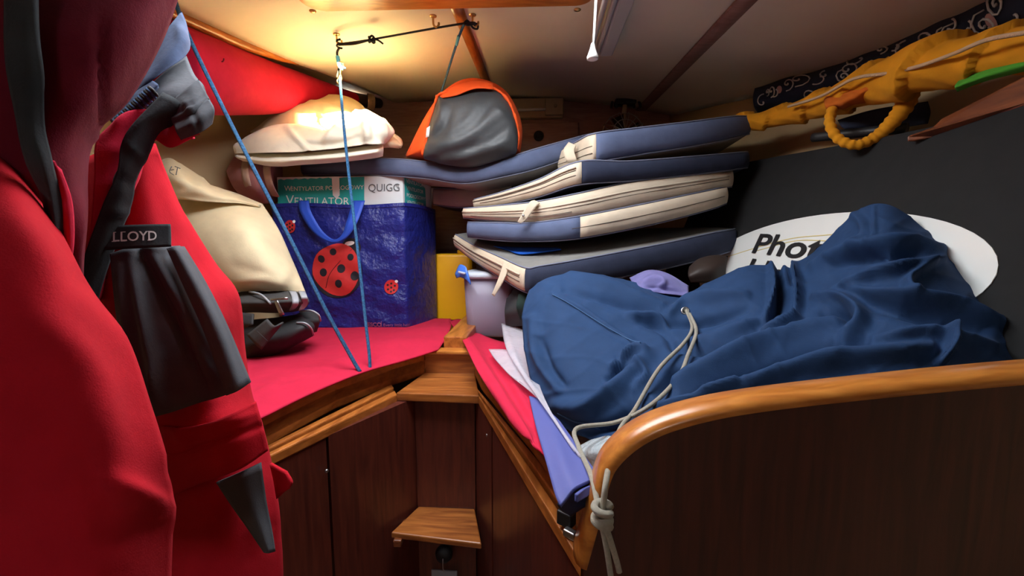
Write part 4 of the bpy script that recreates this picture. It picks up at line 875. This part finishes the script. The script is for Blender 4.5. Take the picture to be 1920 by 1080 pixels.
# folded vinyl mat
mt = thing('folded_mat', 'folded periwinkle blue mat wedged behind the leeboard', 'mat', P(1060, 950, .52))
sheet('top_layer', zrows([
 [(992, 742, 1.012), (1010, 748, 1.012), (1030, 770, 1.012), (1050, 790, 1.012)],
 [(1005, 800, 1.012), (1030, 800, 1.014), (1060, 815, 1.014), (1085, 838, 1.014)],
 [(1022, 860, 1.010), (1050, 850, 1.014), (1085, 858, 1.016), (1112, 876, 1.016)],
 [(1040, 925, 1.004), (1070, 905, 1.012), (1102, 892, 1.016), (1125, 890, 1.016)],
 [(1050, 948, 1.0), (1075, 918, 1.012), (1105, 900, 1.016), (1127, 897, 1.016)]]), M['mat_blue'], mt, 36, 20, .004, folds=[([(1035, 800), (1055, 870), (1070, 910)], 16, .004)])
sheet('fold_edge', zrows([[(1050, 948, .998), (1066, 922, 1.008), (1085, 910, 1.010), (1124, 898, 1.012)], [(1058, 960, .988), (1078, 938, .994), (1095, 925, .998), (1118, 912, 1.0)], [(1070, 968, .980), (1090, 955, .982), (1105, 945, .984), (1115, 935, .986)]]), M['mat_dark'], mt, 12, 20, .005, folds=[([(1075, 935), (1100, 920)], 5, .008)])
sheet('inner_fold', zrows([[(1083, 928, 1.012), (1100, 914, 1.012), (1120, 905, 1.012)], [(1082, 942, 1.004), (1095, 935, 1.004), (1114, 922, 1.004)]]), M['mat_blue'], mt, 8, 12, .004)
vol('crumpled_film', [[(1085, 835, .66), (1115, 822, .64), (1145, 820, .61), (1172, 826, .57)], [(1090, 850, .62), (1120, 842, .59), (1145, 840, .57), (1165, 842, .54)], [(1098, 868, .61), (1118, 866, .585), (1138, 864, .56), (1150, 862, .54)], [(1106, 884, .60), (1120, 885, .58), (1132, 882, .56), (1142, 878, .54)]], .05, M['bubble'], None, 26, 26, wav=(.12, .005, 4), label='crumpled clear plastic film in the corner behind the curved rim', cat='plastic')

# ------------------------------------------------------------------ right bunk contents
BP0 = A(.68, 1.5, 1.55); BE = A(.74, .62, 1.51) - BP0; BE = BE / np.linalg.norm(BE); BT = np.cross(BE, A(.94, .06, -.34)); BT /= np.linalg.norm(BT)
if BT[2] < 0: BT = -BT
BT = BT - BE * (BT @ BE); BT /= np.linalg.norm(BT); BN = np.cross(BE, BT)
if BN[0] > 0: BN = -BN
def onb(u, v, off=0.):
    d = FWD + RGT * (u - 960) / F + UP * (540 - v) / F; q = BP0 + BN * off
    return C0 + d * (((q - C0) @ BN) / (d @ BN))
case = thing('flat_case', 'large flat black case leaning on the right side, white oval label', 'case', onb(1600, 640))
topc = cr([onb(u, v) for u, v in [(1325, 322), (1400, 303), (1520, 281), (1640, 258), (1780, 228), (1920, 192), (2150, 130), (2420, 55)]], 30)
botc = [p - BT * .60 for p in topc]
V, Fc = [], []
ringp = [p for p in topc] + [topc[-1] - BT * .60 + BE * 0] + [topc[0] - BT * .60]
pr = [p for p in ringp]
V, Fc = prismmesh([p for p in pr], [p - BN * .035 for p in pr]); bevel(obj('shell', V, Fc, M['blackbag'], case, smooth=False), .006, 3)
pp = [(1345, 470), (1400, 440), (1480, 412), (1560, 402), (1740, 408), (1800, 425), (1850, 455), (1878, 490), (1870, 520), (1850, 540)]
S = np.array([((q - BP0) @ BE, (q - BP0) @ BT) for q in (onb(*p) for p in pp)]); x, y = S.T
c_ = np.linalg.lstsq(np.c_[x * x, x * y, y * y, x, y], np.ones(len(x)), rcond=None)[0]
a_, b_, d_, e_, f_ = c_; cen = np.linalg.solve([[2 * a_, b_], [b_, 2 * d_]], [-e_, -f_]); Q = np.array([[a_, b_ / 2], [b_ / 2, d_]]); kk = 1 + cen @ Q @ cen
w_, vv = np.linalg.eigh(Q / kk); ax_ = vv / np.sqrt(np.abs(w_))
ell = [cen + ax_[:, 0] * math.cos(t) + ax_[:, 1] * math.sin(t) for t in np.linspace(0, 2 * math.pi, 65)[:-1]]
b3 = lambda p, off: BP0 + BE * p[0] + BT * p[1] + BN * off
ov = obj('oval_label', *prismmesh([b3(p, .0005) for p in ell], [b3(p, .002) for p in ell]), M['labelwhite'], case, smooth=False)
t0, t1, t2 = onb(1409, 474), onb(1537, 489), onb(1426, 438)
V_, F_ = textmesh('Phot', 1., bold=.016)
wd, ht = V_[:, 0].max(), .72
for s_, o0, nn in (('Phot', (1409, 474), 1.), ('Univ', (1395, 520), 1.)):
    q0 = onb(*o0); text_on('lettering', s_, 1., lambda x, y: q0 + (t1 - t0) * x / wd + (t2 - t0) * y / ht + BN * .0045, M['black_ink'], ov, bold=.016)
for pl in ([(1345, 488), (1400, 470), (1480, 448), (1560, 440)], [(1420, 470), (1490, 452), (1560, 452)]):
    tube('yellow_line', [onb(u, v, .0022) for u, v in pl], .0014, M['labelyellow'], ov, n=4, samples=16)

# navy cloth heap
NR = [
 [(992, 545, 1.04), (1030, 520, 1.04), (1090, 515, 1.05), (1180, 525, 1.05), (1275, 550, 1.02), (1330, 528, .99), (1400, 502, .97), (1470, 497, .94), (1525, 476, .90), (1600, 405, .84), (1652, 383, .80), (1715, 410, .77), (1790, 480, .72), (1850, 545, .68), (1908, 640, .62)],
 [(982, 580, .98), (1030, 555, .95), (1100, 548, .95), (1190, 560, .93), (1270, 580, .90), (1340, 560, .88), (1410, 535, .87), (1480, 535, .85), (1545, 510, .81), (1610, 462, .76), (1660, 447, .72), (1715, 468, .70), (1780, 520, .66), (1840, 580, .62), (1905, 655, .59)],
 [(981, 630, .92), (1040, 610, .87), (1110, 605, .86), (1200, 615, .84), (1280, 620, .82), (1350, 605, .80), (1420, 590, .78), (1490, 585, .76), (1560, 565, .73), (1620, 540, .69), (1670, 530, .66), (1720, 540, .64), (1780, 580, .61), (1840, 620, .585), (1905, 670, .57)],
 [(990, 690, .84), (1050, 680, .78), (1120, 675, .76), (1210, 675, .73), (1290, 665, .71), (1360, 655, .70), (1430, 645, .69), (1500, 635, .67), (1570, 620, .65), (1630, 605, .63), (1680, 600, .61), (1730, 605, .595), (1790, 625, .575), (1840, 650, .56), (1905, 685, .55)],
 [(1008, 745, .78), (1070, 745, .71), (1140, 740, .68), (1220, 730, .65), (1300, 715, .625), (1370, 705, .61), (1440, 695, .60), (1510, 685, .59), (1580, 675, .58), (1640, 665, .57), (1690, 660, .565), (1740, 660, .56), (1795, 667, .55), (1845, 678, .545), (1905, 695, .54)],
 [(1045, 795, .72), (1105, 824, .66), (1175, 820, .60), (1240, 795, .565), (1310, 785, .545), (1380, 775, .54), (1450, 765, .535), (1520, 757, .53), (1590, 748, .53), (1645, 742, .53), (1695, 736, .53), (1745, 732, .53), (1800, 728, .53), (1850, 724, .53), (1910, 720, .53)]]
NFOLD = [
 ([(1035, 552), (1090, 580), (1150, 620), (1185, 637)], 5, .004), ([(1000, 600), (1012, 670), (1050, 730)], 12, .010), ([(1012, 640), (1030, 690), (1055, 722)], 9, -.012),
 ([(1050, 760), (1110, 765), (1170, 725), (1215, 670)], 18, .016), ([(1100, 815), (1150, 795), (1190, 760)], 10, -.012), ([(1150, 690), (1180, 668), (1210, 665)], 8, .014), ([(1140, 710), (1165, 690), (1160, 672)], 6, -.012), ([(1195, 690), (1215, 710), (1195, 735)], 8, .010),
 ([(1070, 520), (1160, 545), (1240, 575)], 12, .010), ([(1060, 545), (1150, 565), (1230, 590)], 8, -.008), ([(1200, 600), (1240, 615), (1265, 650)], 9, -.012), ([(1180, 590), (1230, 600), (1255, 630)], 8, .012),
 ([(1255, 590), (1290, 570), (1340, 560), (1400, 555)], 9, .012), ([(1260, 610), (1330, 600), (1400, 580)], 8, -.010), ([(1300, 640), (1380, 625), (1440, 600)], 10, .010), ([(1260, 650), (1320, 655), (1390, 645)], 8, -.008),
 ([(1446, 498), (1447, 560), (1436, 610)], 6, .014), ([(1460, 498), (1462, 560), (1450, 610)], 6, -.016), ([(1490, 500), (1500, 545), (1492, 600)], 8, .016), ([(1478, 495), (1484, 530)], 5, -.012), ([(1430, 625), (1470, 615), (1500, 600)], 6, .014), ([(1425, 640), (1480, 632)], 5, -.010),
 ([(1270, 720), (1350, 690), (1460, 645), (1570, 610)], 14, .016), ([(1290, 745), (1400, 705), (1520, 660), (1620, 640)], 12, -.014), ([(1330, 755), (1450, 715), (1580, 680), (1740, 655)], 16, .014), ([(1230, 770), (1300, 760), (1380, 735)], 9, .010), ([(1235, 740), (1260, 700), (1290, 690)], 9, -.012),
 ([(1530, 500), (1600, 470), (1690, 455), (1760, 470)], 14, .012), ([(1560, 500), (1640, 480), (1720, 480)], 9, -.010), ([(1570, 545), (1650, 515), (1760, 490)], 10, .012), ([(1530, 560), (1590, 565), (1620, 600), (1580, 640)], 12, .014), ([(1545, 590), (1585, 590), (1600, 610)], 8, -.014),
 ([(1600, 545), (1680, 560), (1780, 575), (1880, 615)], 12, .012), ([(1620, 570), (1720, 590), (1840, 620)], 14, -.010), ([(1740, 500), (1700, 530), (1710, 560)], 9, .010), ([(1770, 620), (1780, 650), (1760, 680)], 8, .012), ([(1600, 400), (1625, 430), (1610, 470)], 10, .006), ([(1640, 390), (1642, 470)], 4, .003), ([(1640, 640), (1740, 625), (1860, 650)], 10, .008)]
GN = psurf(NR, 120, 240); u_, v_ = proj(GN)
GN = GN + normals(GN) * (2.0 * ridges(GN, [(a, b * .85, c) for a, b, c in NFOLD]) + rnd_waves(u_, v_, .03, 71, amp=.005) + .0016 * (1 - np.abs(np.sin(.035 * (u_ + 1.4 * v_) + 2.5 * rnd_waves(u_, v_, .02, 73)))) ** 3 + .0022 * (1 - np.abs(np.sin(.05 * (u_ * .4 - v_) + 2.5 * rnd_waves(u_, v_, .025, 74)))) ** 4)[..., None]
nv = thing('navy_cloth', 'crumpled navy cotton cloth heaped over the right bunk behind the leeboard', 'cloth', (.35, .8, ZB))
V, Fc = sheetmesh(GN, .005); obj('cloth', V, Fc, M['navy'], nv)
PU, PV = proj(GN)
def onnavy(u, v, off):
    k = np.argmin((PU - u) ** 2 + (PV - v) ** 2); q = GN.reshape(-1, 3)[k]
    return P(u, v, q[1]) + A(0, -off, off * .4)
tube('seam', [onnavy(u, v, .002) for u, v in [(1035, 552), (1065, 568), (1100, 590), (1140, 615), (1180, 637), (1200, 642)]], .0009, M['seam_blue'], nv, n=5, samples=24)
tube('seam', [onnavy(u, v, .002) for u, v in [(1045, 775), (1075, 790), (1100, 795), (1125, 805)]], .0012, M['seam_blue'], nv, n=5, samples=14)
gq = onnavy(1284, 584, .002)
obj('eyelet', *lathe(gq, [(.009, 0), (.009, .003), (.006, .004), (.005, .001)], 16, (-.1, -1, .5)), M['steel'], nv)

# white drawcord with knot
cd = thing('drawcord', 'white braided drawcord from the navy cloth, knotted over the leeboard rim', 'cord', P(1130, 965, .43))
s1 = [onnavy(1285, 583, .006), onnavy(1290, 618, .022), onnavy(1272, 648, .026), onnavy(1226, 695, .026), onnavy(1182, 768, .028), P(1165, 800, .58), P(1147, 850, .49), P(1137, 900, .436), P(1130, 955, .428)]
s2 = [onnavy(1291, 590, .006), onnavy(1297, 625, .022), onnavy(1280, 668, .026), onnavy(1262, 708, .026), onnavy(1212, 758, .030), onnavy(1150, 790, .026), P(1082, 803, .61), P(1085, 838, .56), P(1108, 890, .48), P(1122, 950, .436)]
tube('strand', s1, .0034, M['cordwhite'], cd, n=8, samples=70)
tube('strand', s2, .0034, M['cordwhite'], cd, n=8, samples=70)
tube('tail', [P(1126, 975, .428), P(1136, 1020, .43), P(1146, 1085, .432), P(1150, 1110, .433)], .0034, M['cordwhite'], cd, n=8, samples=24)
tube('tail', [P(1132, 975, .424), P(1145, 1015, .427), P(1157, 1055, .43), P(1161, 1072, .43)], .0034, M['cordwhite'], cd, n=8, samples=20)
kc = P(1129, 968, .425); kp_ = []
for i in range(60):
    t = i / 59 * 2 * math.pi * 3; z = .011 - .022 * i / 59
    kp_.append(kc + A(.0085 * math.cos(t), .0075 * math.sin(t), z + .003 * math.sin(t * .5)))
tube('knot', kp_, .0042, M['cordwhite'], cd, n=8)
vol('towel', [[(1180, 520, 1.10), (1215, 505, 1.10), (1250, 512, 1.09), (1292, 535, 1.07)], [(1190, 535, 1.03), (1225, 525, 1.02), (1255, 530, 1.01), (1290, 548, 1.0)], [(1205, 545, 1.01), (1240, 550, .99), (1265, 555, .98), (1288, 560, .98)]], .08, M['towel'], None, 34, 34, wav=(.10, .008, 9), folds=[([(1205, 528), (1225, 522), (1245, 530), (1230, 542)], 5, .012), ([(1215, 538), (1245, 540), (1280, 550)], 4, -.010), ([(1240, 515), (1270, 530)], 6, .008)], label='small lavender towel crumpled behind the navy cloth under the cushions', cat='towel')
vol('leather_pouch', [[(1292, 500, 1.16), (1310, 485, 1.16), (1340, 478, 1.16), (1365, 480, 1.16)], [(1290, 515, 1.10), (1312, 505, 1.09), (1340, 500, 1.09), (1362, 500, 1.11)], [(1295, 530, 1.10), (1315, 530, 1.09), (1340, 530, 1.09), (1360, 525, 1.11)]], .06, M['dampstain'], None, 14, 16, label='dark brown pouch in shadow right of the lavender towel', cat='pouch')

# ------------------------------------------------------------------ shelf and bundles at top right
sh = thing('side_shelf', 'dark wooden shelf board along the right side below the yellow bundle', 'shelf', P(1850, 200, .72))
def slabq(pts, th): return prismmesh([A(*p) for p in pts], [A(*p) + A(*th) for p in pts])
fr = [P(1700, 255, .86), P(1748, 238, .84), P(1765, 222, .83), P(1925, 140, .70), P(2100, 55, .60), P(2100, 140, .60), P(1925, 196, .70), P(1760, 256, .83), P(1700, 266, .86)]
bevel(obj('front_board', *slabq(fr, (.022, .004, 0)), M['wood_y'], sh, smooth=False), .003)
pa, pb = P(1760, 232, .83), P(2100, 110, .60)
V, Fc = slabq([pa + A(.02, 0, 0), pb + A(.02, 0, 0), A(.97, pb[1], pb[2]), A(.94, pa[1], pa[2])], (0, 0, .012)); obj('board', V, Fc, M['wood_x'], sh, smooth=False)
yb = thing('yellow_bundle', 'mustard yellow cloth rolled up with a hanging loop on the right shelf', 'cloth', P(1650, 215, .95))
pth = [P(1385, 228, 1.38), P(1440, 224, 1.30), P(1500, 208, 1.20), P(1560, 190, 1.10), P(1640, 158, .985), P(1740, 126, .87), P(1840, 106, .785), P(1930, 88, .72), P(2080, 50, .63)]
rad = [.024, .026, .030, .034, .043, .050, .038, .036, .036]
NB = 150; pc = cr(pth, NB); V, Fc = tubemesh(pc, rad, 64); V = np.array(V)
tt = np.repeat(np.arange(NB), 64) / (NB - 1); aa = np.tile(np.arange(64), NB) / 64 * 2 * math.pi
rw = .84 + .34 * ((aa / 6.2832 * 1 + tt * 6.3) % 1.0) ** 1.5 + .04 * np.sin(3 * aa + tt * 30) + .02 * np.sin(7 * aa - tt * 70)
cc_ = np.repeat(pc, 64, 0); V = cc_ + (V - cc_) * rw[:, None]
obj('roll', V, Fc, M['mustard'], yb)
vol('ruched_cuff', [[(1545, 185, 1.08), (1580, 160, 1.04), (1640, 138, .97)], [(1548, 200, 1.04), (1590, 185, .99), (1650, 155, .94)], [(1552, 212, 1.06), (1595, 200, 1.02), (1645, 180, .97)]], .04, M['rust'], yb, 20, 30, wav=(.16, .008, 5))
lp = [P(1560, 205, 1.03), P(1556, 232, 1.01), P(1572, 260, .99), P(1605, 272, .97), P(1640, 258, .96), P(1670, 232, .945), P(1695, 200, .935), P(1705, 170, .94)]
lr = [.010 + .0016 * math.sin(i * 1.9) + .016 * max(0, (i / 60 - .45)) for i in range(61)]
tube('loop', lp, lr, M['mustard'], yb, n=14, samples=90)
tube('tie_cord', [P(1478, 200, 1.17), P(1540, 180, 1.06), P(1600, 148, .96), P(1660, 138, .905), P(1720, 125, .84), P(1790, 100, .77), P(1850, 75, .71), P(1930, 60, .66)], .0035, M['cordtan'], yb, n=8, samples=50)
vol('lime_strip', [[(1800, 148, .80), (1850, 128, .76), (1930, 105, .70)], [(1790, 162, .78), (1850, 140, .74), (1930, 118, .69)], [(1795, 172, .79), (1850, 152, .75), (1930, 132, .70)]], .03, M['lime'], None, 10, 20, label='lime green cloth strip peeping out below the yellow bundle', cat='cloth')
dc = thing('patterned_cloth', 'dark navy cloth with pale swirling print above the yellow bundle', 'cloth', P(1700, 110, 1.0))
GP, = [psurf([
 [(1415, 165, 1.45), (1460, 150, 1.40), (1540, 130, 1.30), (1640, 90, 1.17), (1740, 45, 1.04), (1830, 5, .94), (1940, -50, .84)],
 [(1412, 182, 1.41), (1460, 168, 1.35), (1550, 145, 1.23), (1650, 105, 1.10), (1750, 65, .97), (1840, 30, .88), (1945, -10, .78)],
 [(1414, 200, 1.41), (1465, 190, 1.34), (1560, 165, 1.22), (1660, 130, 1.09), (1760, 95, .96), (1850, 65, .87), (1950, 35, .77)],
 [(1420, 212, 1.44), (1470, 212, 1.38), (1570, 195, 1.26), (1670, 165, 1.13), (1770, 130, 1.0), (1860, 100, .91), (1955, 70, .81)]], 26, 70)]
uu, vv_ = proj(GP); GP = GP + normals(GP) * (rnd_waves(uu, vv_, .05, 81, amp=.008))[..., None]
V, Fc = volmesh(GP, .05); obj('cloth', V, Fc, cloth('midnight_cotton', (.012, .014, .026), .7), dc)
fP = on_grid(GP, .002)
rs = random.Random(5); pm = M['swirl'] = mat('pale_print', (.34, .31, .29), .9); pm2 = mat('rose_print', (.26, .13, .12), .9)
def swirl(s, t, r, turns, squash):
    return [fP(s + r * .16 * squash * (k / 16) * math.cos(turns * 6.283 * k / 16), t + r * (k / 16) * math.sin(turns * 6.283 * k / 16)) for k in range(17)]
for i in range(26):
    s_ = .06 + .90 * i / 26 + rs.uniform(-.015, .015); t_ = rs.uniform(.18, .7); r_ = rs.uniform(.12, .26)
    tube('printed_swirl', swirl(s_, t_, r_, rs.choice([.8, 1.3, 1.8, .4]), rs.uniform(.7, 1.4)), .0022, pm, dc, n=4)
for s_, t_, r_ in ((.17, .35, .11), (.42, .62, .09), (.86, .5, .14)):
    cpt_ = fP(s_, t_); obj('printed_dot', [cpt_] + [fP(s_ + .12 * r_ * math.cos(a), t_ + r_ * math.sin(a)) for a in np.linspace(0, 6.283, 15)[:-1]], [[0, 1 + i, 1 + (i + 1) % 14] for i in range(14)], pm2, dc)
vol('patterned_cloth', [[(1570, 225, 1.12), (1640, 205, 1.07), (1740, 190, .99)], [(1580, 240, 1.10), (1650, 232, 1.05), (1745, 210, .97)], [(1600, 246, 1.11), (1660, 244, 1.06), (1740, 232, .98)]], .06, M['cush_dark'], None, 12, 20, label='end of dark cloth hanging inside the yellow loop', cat='cloth')
tube('black_rod', [P(1525, 258, 1.12), P(1560, 254, 1.08), P(1640, 246, 1.0), P(1700, 240, .95)], .011, M['blackmetal'], None, n=12, samples=10, label='short black rod poking out under the yellow loop', cat='rod')
tube('trim_6', [P(1562, 256, 1.12) + A(.03, 0, 0), P(1548, 276, 1.14) + A(.03, 0, 0)], .0018, M['dampstain'], None, n=5, kind='structure')

# ------------------------------------------------------------------ ceiling fittings and ropes
def hook(u, v, label):
    p = Pz(u, v, 1.92); p[2] = zc(p[0], p[1])
    o = thing('ceiling_hook', label, 'hook', p, 'brass hooks in the ceiling')
    obj('plate', *lathe(p + A(0, 0, .001), [(.010, 0), (.010, -.003), (.006, -.005)], 14), M['brass'], o)
    tube('hook', [p, p + A(0, 0, -.016), p + A(.002, -.002, -.026), p + A(.010, -.003, -.032), p + A(.016, -.003, -.026), p + A(.016, -.003, -.020)], .003, M['brass'], o, n=8, samples=20)
    return p
h1 = hook(631, 66, 'brass ceiling hook holding the knotted dark cord above the blanket')
h2 = hook(812, 32, 'empty brass ceiling hook next to the wooden centre batten')
h3 = hook(886, 30, 'brass ceiling hook right of the centre batten holding the cord end')
for u, v, l in ((586, 16, 'brass screw head in the ceiling left of the hatch frame'), (601, 10, 'brass screw cap at the left hatch corner'), (1083, 8, 'small brass stud at the right hatch corner')):
    p = Pz(u, v, 1.92); p[2] = zc(p[0], p[1]); obj('screw_head', *lathe(p, [(.009, .001), (.009, -.002), (.004, -.005)], 14), M['brass'], None, label=l, cat='screw')
dcd = thing('dark_cord', 'thin dark cord stretched between two ceiling hooks with a knot', 'cord', h1)
e1 = h1 + A(.008, -.002, -.030); e3 = h3 + A(.008, -.003, -.030)
kn = P(697, 74, 1.25); jn = P(870, 44, 1.19)
tube('line', [e1, kn, jn, e3], .0028, M['rope_dark'], dcd, n=7, samples=30)
tube('line', [e1 + A(0, -.003, -.004), e1 * .5 + kn * .5 + A(0, 0, -.006), kn], .0026, M['rope_dark'], dcd, n=7, samples=14)
tube('knot', [kn + A(.010 * math.cos(t) * .8, .007 * math.sin(t), .007 * math.sin(t * 1.5) ) for t in np.linspace(0, 12, 40)], .0032, M['rope_dark'], dcd, n=7)
tube('knot_end', [kn, kn + A(.018, -.002, -.003), kn + A(.034, -.003, -.014)], .0026, M['rope_dark'], dcd, n=7, samples=8)
tube('hitch', [e1 + A(.007 * math.cos(t), .005 * math.sin(t), -.012 + .002 * t) for t in np.linspace(0, 12, 36)], .003, M['rope_dark'], dcd, n=7)
tube('hitch', [jn, jn + A(.010, 0, .006), e3 + A(-.006, 0, -.006), e3 + A(.006, 0, -.008), e3 + A(.004, 0, .004), jn + A(.012, 0, -.004), jn], .003, M['rope_dark'], dcd, n=7, samples=30)
r2 = thing('blue_rope', 'blue flecked rope with brass snap hanging from the left ceiling hook to the bunk rail', 'rope', P(693, 690, .985))
tube('sling', [e1 + A(0, 0, -.01), P(632, 100, 1.27), P(636, 122, 1.268), P(632, 145, 1.265)], .0034, M['rope_dark'], r2, n=7, samples=16)
tube('whipping', [P(633, 106, 1.262), P(637, 125, 1.258), P(643, 128, 1.258)], .006, M['rope_cyan'], r2, n=8, samples=10)
tube('sling', [P(637, 118, 1.262), P(644, 126, 1.262), P(648, 128, 1.262)], .003, M['rope_blue'], r2, n=7, samples=8)
sc0 = P(638, 122, 1.256)
tube('snap_ring', [sc0 + A(.009 * math.cos(t), 0, .009 * math.sin(t)) for t in np.linspace(0, 6.28, 20)], .0022, M['brass'], r2, n=7)
tube('snap_hook', [sc0 + A(0, 0, -.010), sc0 + A(-.003, 0, -.030), P(632, 152, 1.255), P(636, 157, 1.255), P(640, 148, 1.255), P(638, 138, 1.255)], .0024, M['brass'], r2, n=7, samples=22)
tube('rope', [P(637, 146, 1.252), P(645, 240, 1.21), P(656, 345, 1.16), P(672, 480, 1.09), P(684, 590, 1.03), P(692, 660, .99), P(694, 692, .975)], .0040, M['rope_blue'], r2, n=10, samples=60)
tube('blue_rope', [P(322, -20, .98), P(345, 48, .975), P(400, 165, .97), P(470, 305, .965), P(545, 450, .96), P(610, 580, .955), P(660, 672, .95), P(675, 697, .945)], .0046, M['rope_blue'], None, n=10, samples=60, label='blue flecked rope slanting from the upper left past the cream pillow', cat='rope')
r3 = thing('blue_rope', 'short blue rope running down behind the orange sack', 'rope', P(820, 180, 1.5))
tube('rope', [jn + A(0, 0, -.002), P(862, 65, 1.22), P(852, 95, 1.28), P(838, 140, 1.40), P(822, 190, 1.54)], .0036, M['rope_blue'], r3, n=9, samples=24)
tube('whipping', [P(860, 68, 1.222), P(856, 84, 1.25)], .0044, M['rope_cyan'], r3, n=9, samples=4)

# strip lamp with pull switch at the top
lx = P(1125, 66, 1.36); zl_ = zc(lx[0], 1.1) - .002
lmp = thing('strip_lamp', 'grey strip lamp on the ceiling right of the hatch', 'lamp', (lx[0], 1.05, zl_))
V, Fc = prismmesh([A(lx[0] - .012, .55, zl_), A(lx[0] + .05, .55, zl_), A(lx[0] + .038, .55, zl_ - .038), A(lx[0] + .002, .55, zl_ - .038)], [A(lx[0] - .012, 1.36, zl_ + .012), A(lx[0] + .05, 1.36, zl_ + .012), A(lx[0] + .038, 1.36, zl_ - .026), A(lx[0] + .002, 1.36, zl_ - .026)])
bevel(obj('housing', V, Fc, M['greyplastic'], lmp, smooth=False), .004)
for dx in (-.030, -.008): tube('tube', [A(lx[0] + dx, .60, zl_ - .034), A(lx[0] + dx, 1.35, zl_ - .020)], .007, M['greyplastic'], lmp, n=12, samples=6)
pc0 = thing('pull_switch', 'white pull cord with a bell-shaped plastic toggle hanging from the strip lamp', 'switch', P(1110, 115, 1.0))
tube('cord', [P(1121, -40, 1.0), P(1119, 0, 1.0), P(1115, 60, 1.0), P(1112, 90, 1.0)], .0018, M['whiteplastic'], pc0, n=7, samples=12)
tube('cord', [P(1117, -40, 1.0), P(1116, 0, 1.0), P(1113, 60, 1.0), P(1112, 88, 1.0)], .0014, M['whiteplastic'], pc0, n=7, samples=12)
tgp = P(1111, 112, 1.0)
obj('toggle', *lathe(tgp, [(.0085, .0), (.0125, .001), (.0130, .006), (.0105, .012), (.0062, .024), (.0040, .034), (.0025, .036)], 20), M['whiteplastic'], pc0)

# lamp fitting and small fan on the fore bulkhead
bx0, bx1, bz0, bz1 = P(905, 200, 2.04)[0], P(1055, 200, 2.04)[0], P(1000, 224, 2.04)[2], P(1000, 187, 2.04)[2]
bl_ = thing('bulkhead_lamp', 'aged beige lamp housing on the dark fore bulkhead beside the orange sack', 'lamp', ((bx0 + bx1) / 2, 2.04, bz0))
bevel(obj('housing', *boxmesh(((bx0 + bx1) / 2, 2.03, (bz0 + bz1) / 2), (bx1 - bx0, .035, bz1 - bz0)), M['lampbrown'], bl_, smooth=False), .006, 3)
bevel(obj('end_cap', *boxmesh((bx1 - .04, 2.008, (bz0 + bz1) / 2), (.085, .03, (bz1 - bz0) * .85)), M['lampbrown'], bl_, smooth=False), .006, 3)
tube('tube', [A(bx0, 2.0, (bz0 + bz1) / 2 - .012), A(bx1 - .08, 2.0, (bz0 + bz1) / 2 - .012)], .006, M['whiteplastic'], bl_, n=10)
obj('switch', *lathe((bx1 - .035, 1.993, (bz0 + bz1) / 2), [(.007, 0), (.007, .006), (.004, .008)], 12, (0, -1, 0)), M['lampbrown'], bl_)
obj('stud', *lathe(P(1052, 183, 2.02), [(.006, .004), (.007, -.002), (.003, -.006)], 12), M['brass'], bl_)
fp = P(1172, 185, 1.93); fp[2] = zc(fp[0], fp[1])
fn = thing('cabin_fan', 'small black cabin fan with a wire cage hanging from the ceiling', 'fan', fp)
bevel(obj('mount', *boxmesh(fp + A(0, 0, -.012), (.09, .05, .022)), M['blackmetal'], fn, smooth=False), .004)
for dx in (-.055, -.035, .035, .06): tube('mount_arm', [fp + A(dx, 0, -.008), fp + A(dx * 1.1, -.01, -.035)], .006, M['blackmetal'], fn, n=8)
ch = fp + A(-.012, -.04, -.155)
tube('stem', [fp + A(.0, 0, -.02), fp + A(-.008, -.02, -.09), ch], .010, M['lampbrown'], fn, n=10, samples=8)
for k in range(14):
    a = 2 * math.pi * k / 14; d = A(math.cos(a), 0, math.sin(a))
    tube('cage_wire', [ch + A(0, -.045, 0) + d * .012, ch + A(0, -.042, 0) + d * .05, ch + A(0, -.02, 0) + d * .085, ch + A(0, .02, 0) + d * .088, ch + A(0, .04, 0) + d * .03], .0016, M['steel'], fn, n=5, samples=14)
for rr_, dy in ((.088, 0), (.05, -.042)): tube('cage_ring', [ch + A(rr_ * math.cos(t), dy, rr_ * math.sin(t)) for t in np.linspace(0, 6.2832, 40)], .0016, M['steel'], fn, n=5)
obj('motor', *lathe(ch + A(0, .045, 0), [(.02, 0), (.03, .01), (.03, .04), (.015, .055)], 16, (0, -1, 0)), M['blackmetal'], fn)
for k in range(4):
    a = 2 * math.pi * k / 4 + .4; d = A(math.cos(a), 0, math.sin(a)); e = A(-math.sin(a), .35, math.cos(a))
    obj('blade', *slabq([ch + d * .012 - e * .008, ch + d * .075 - e * .028, ch + d * .078 + e * .022, ch + d * .012 + e * .008], (0, -.002, 0)), M['blackmetal'], fn)
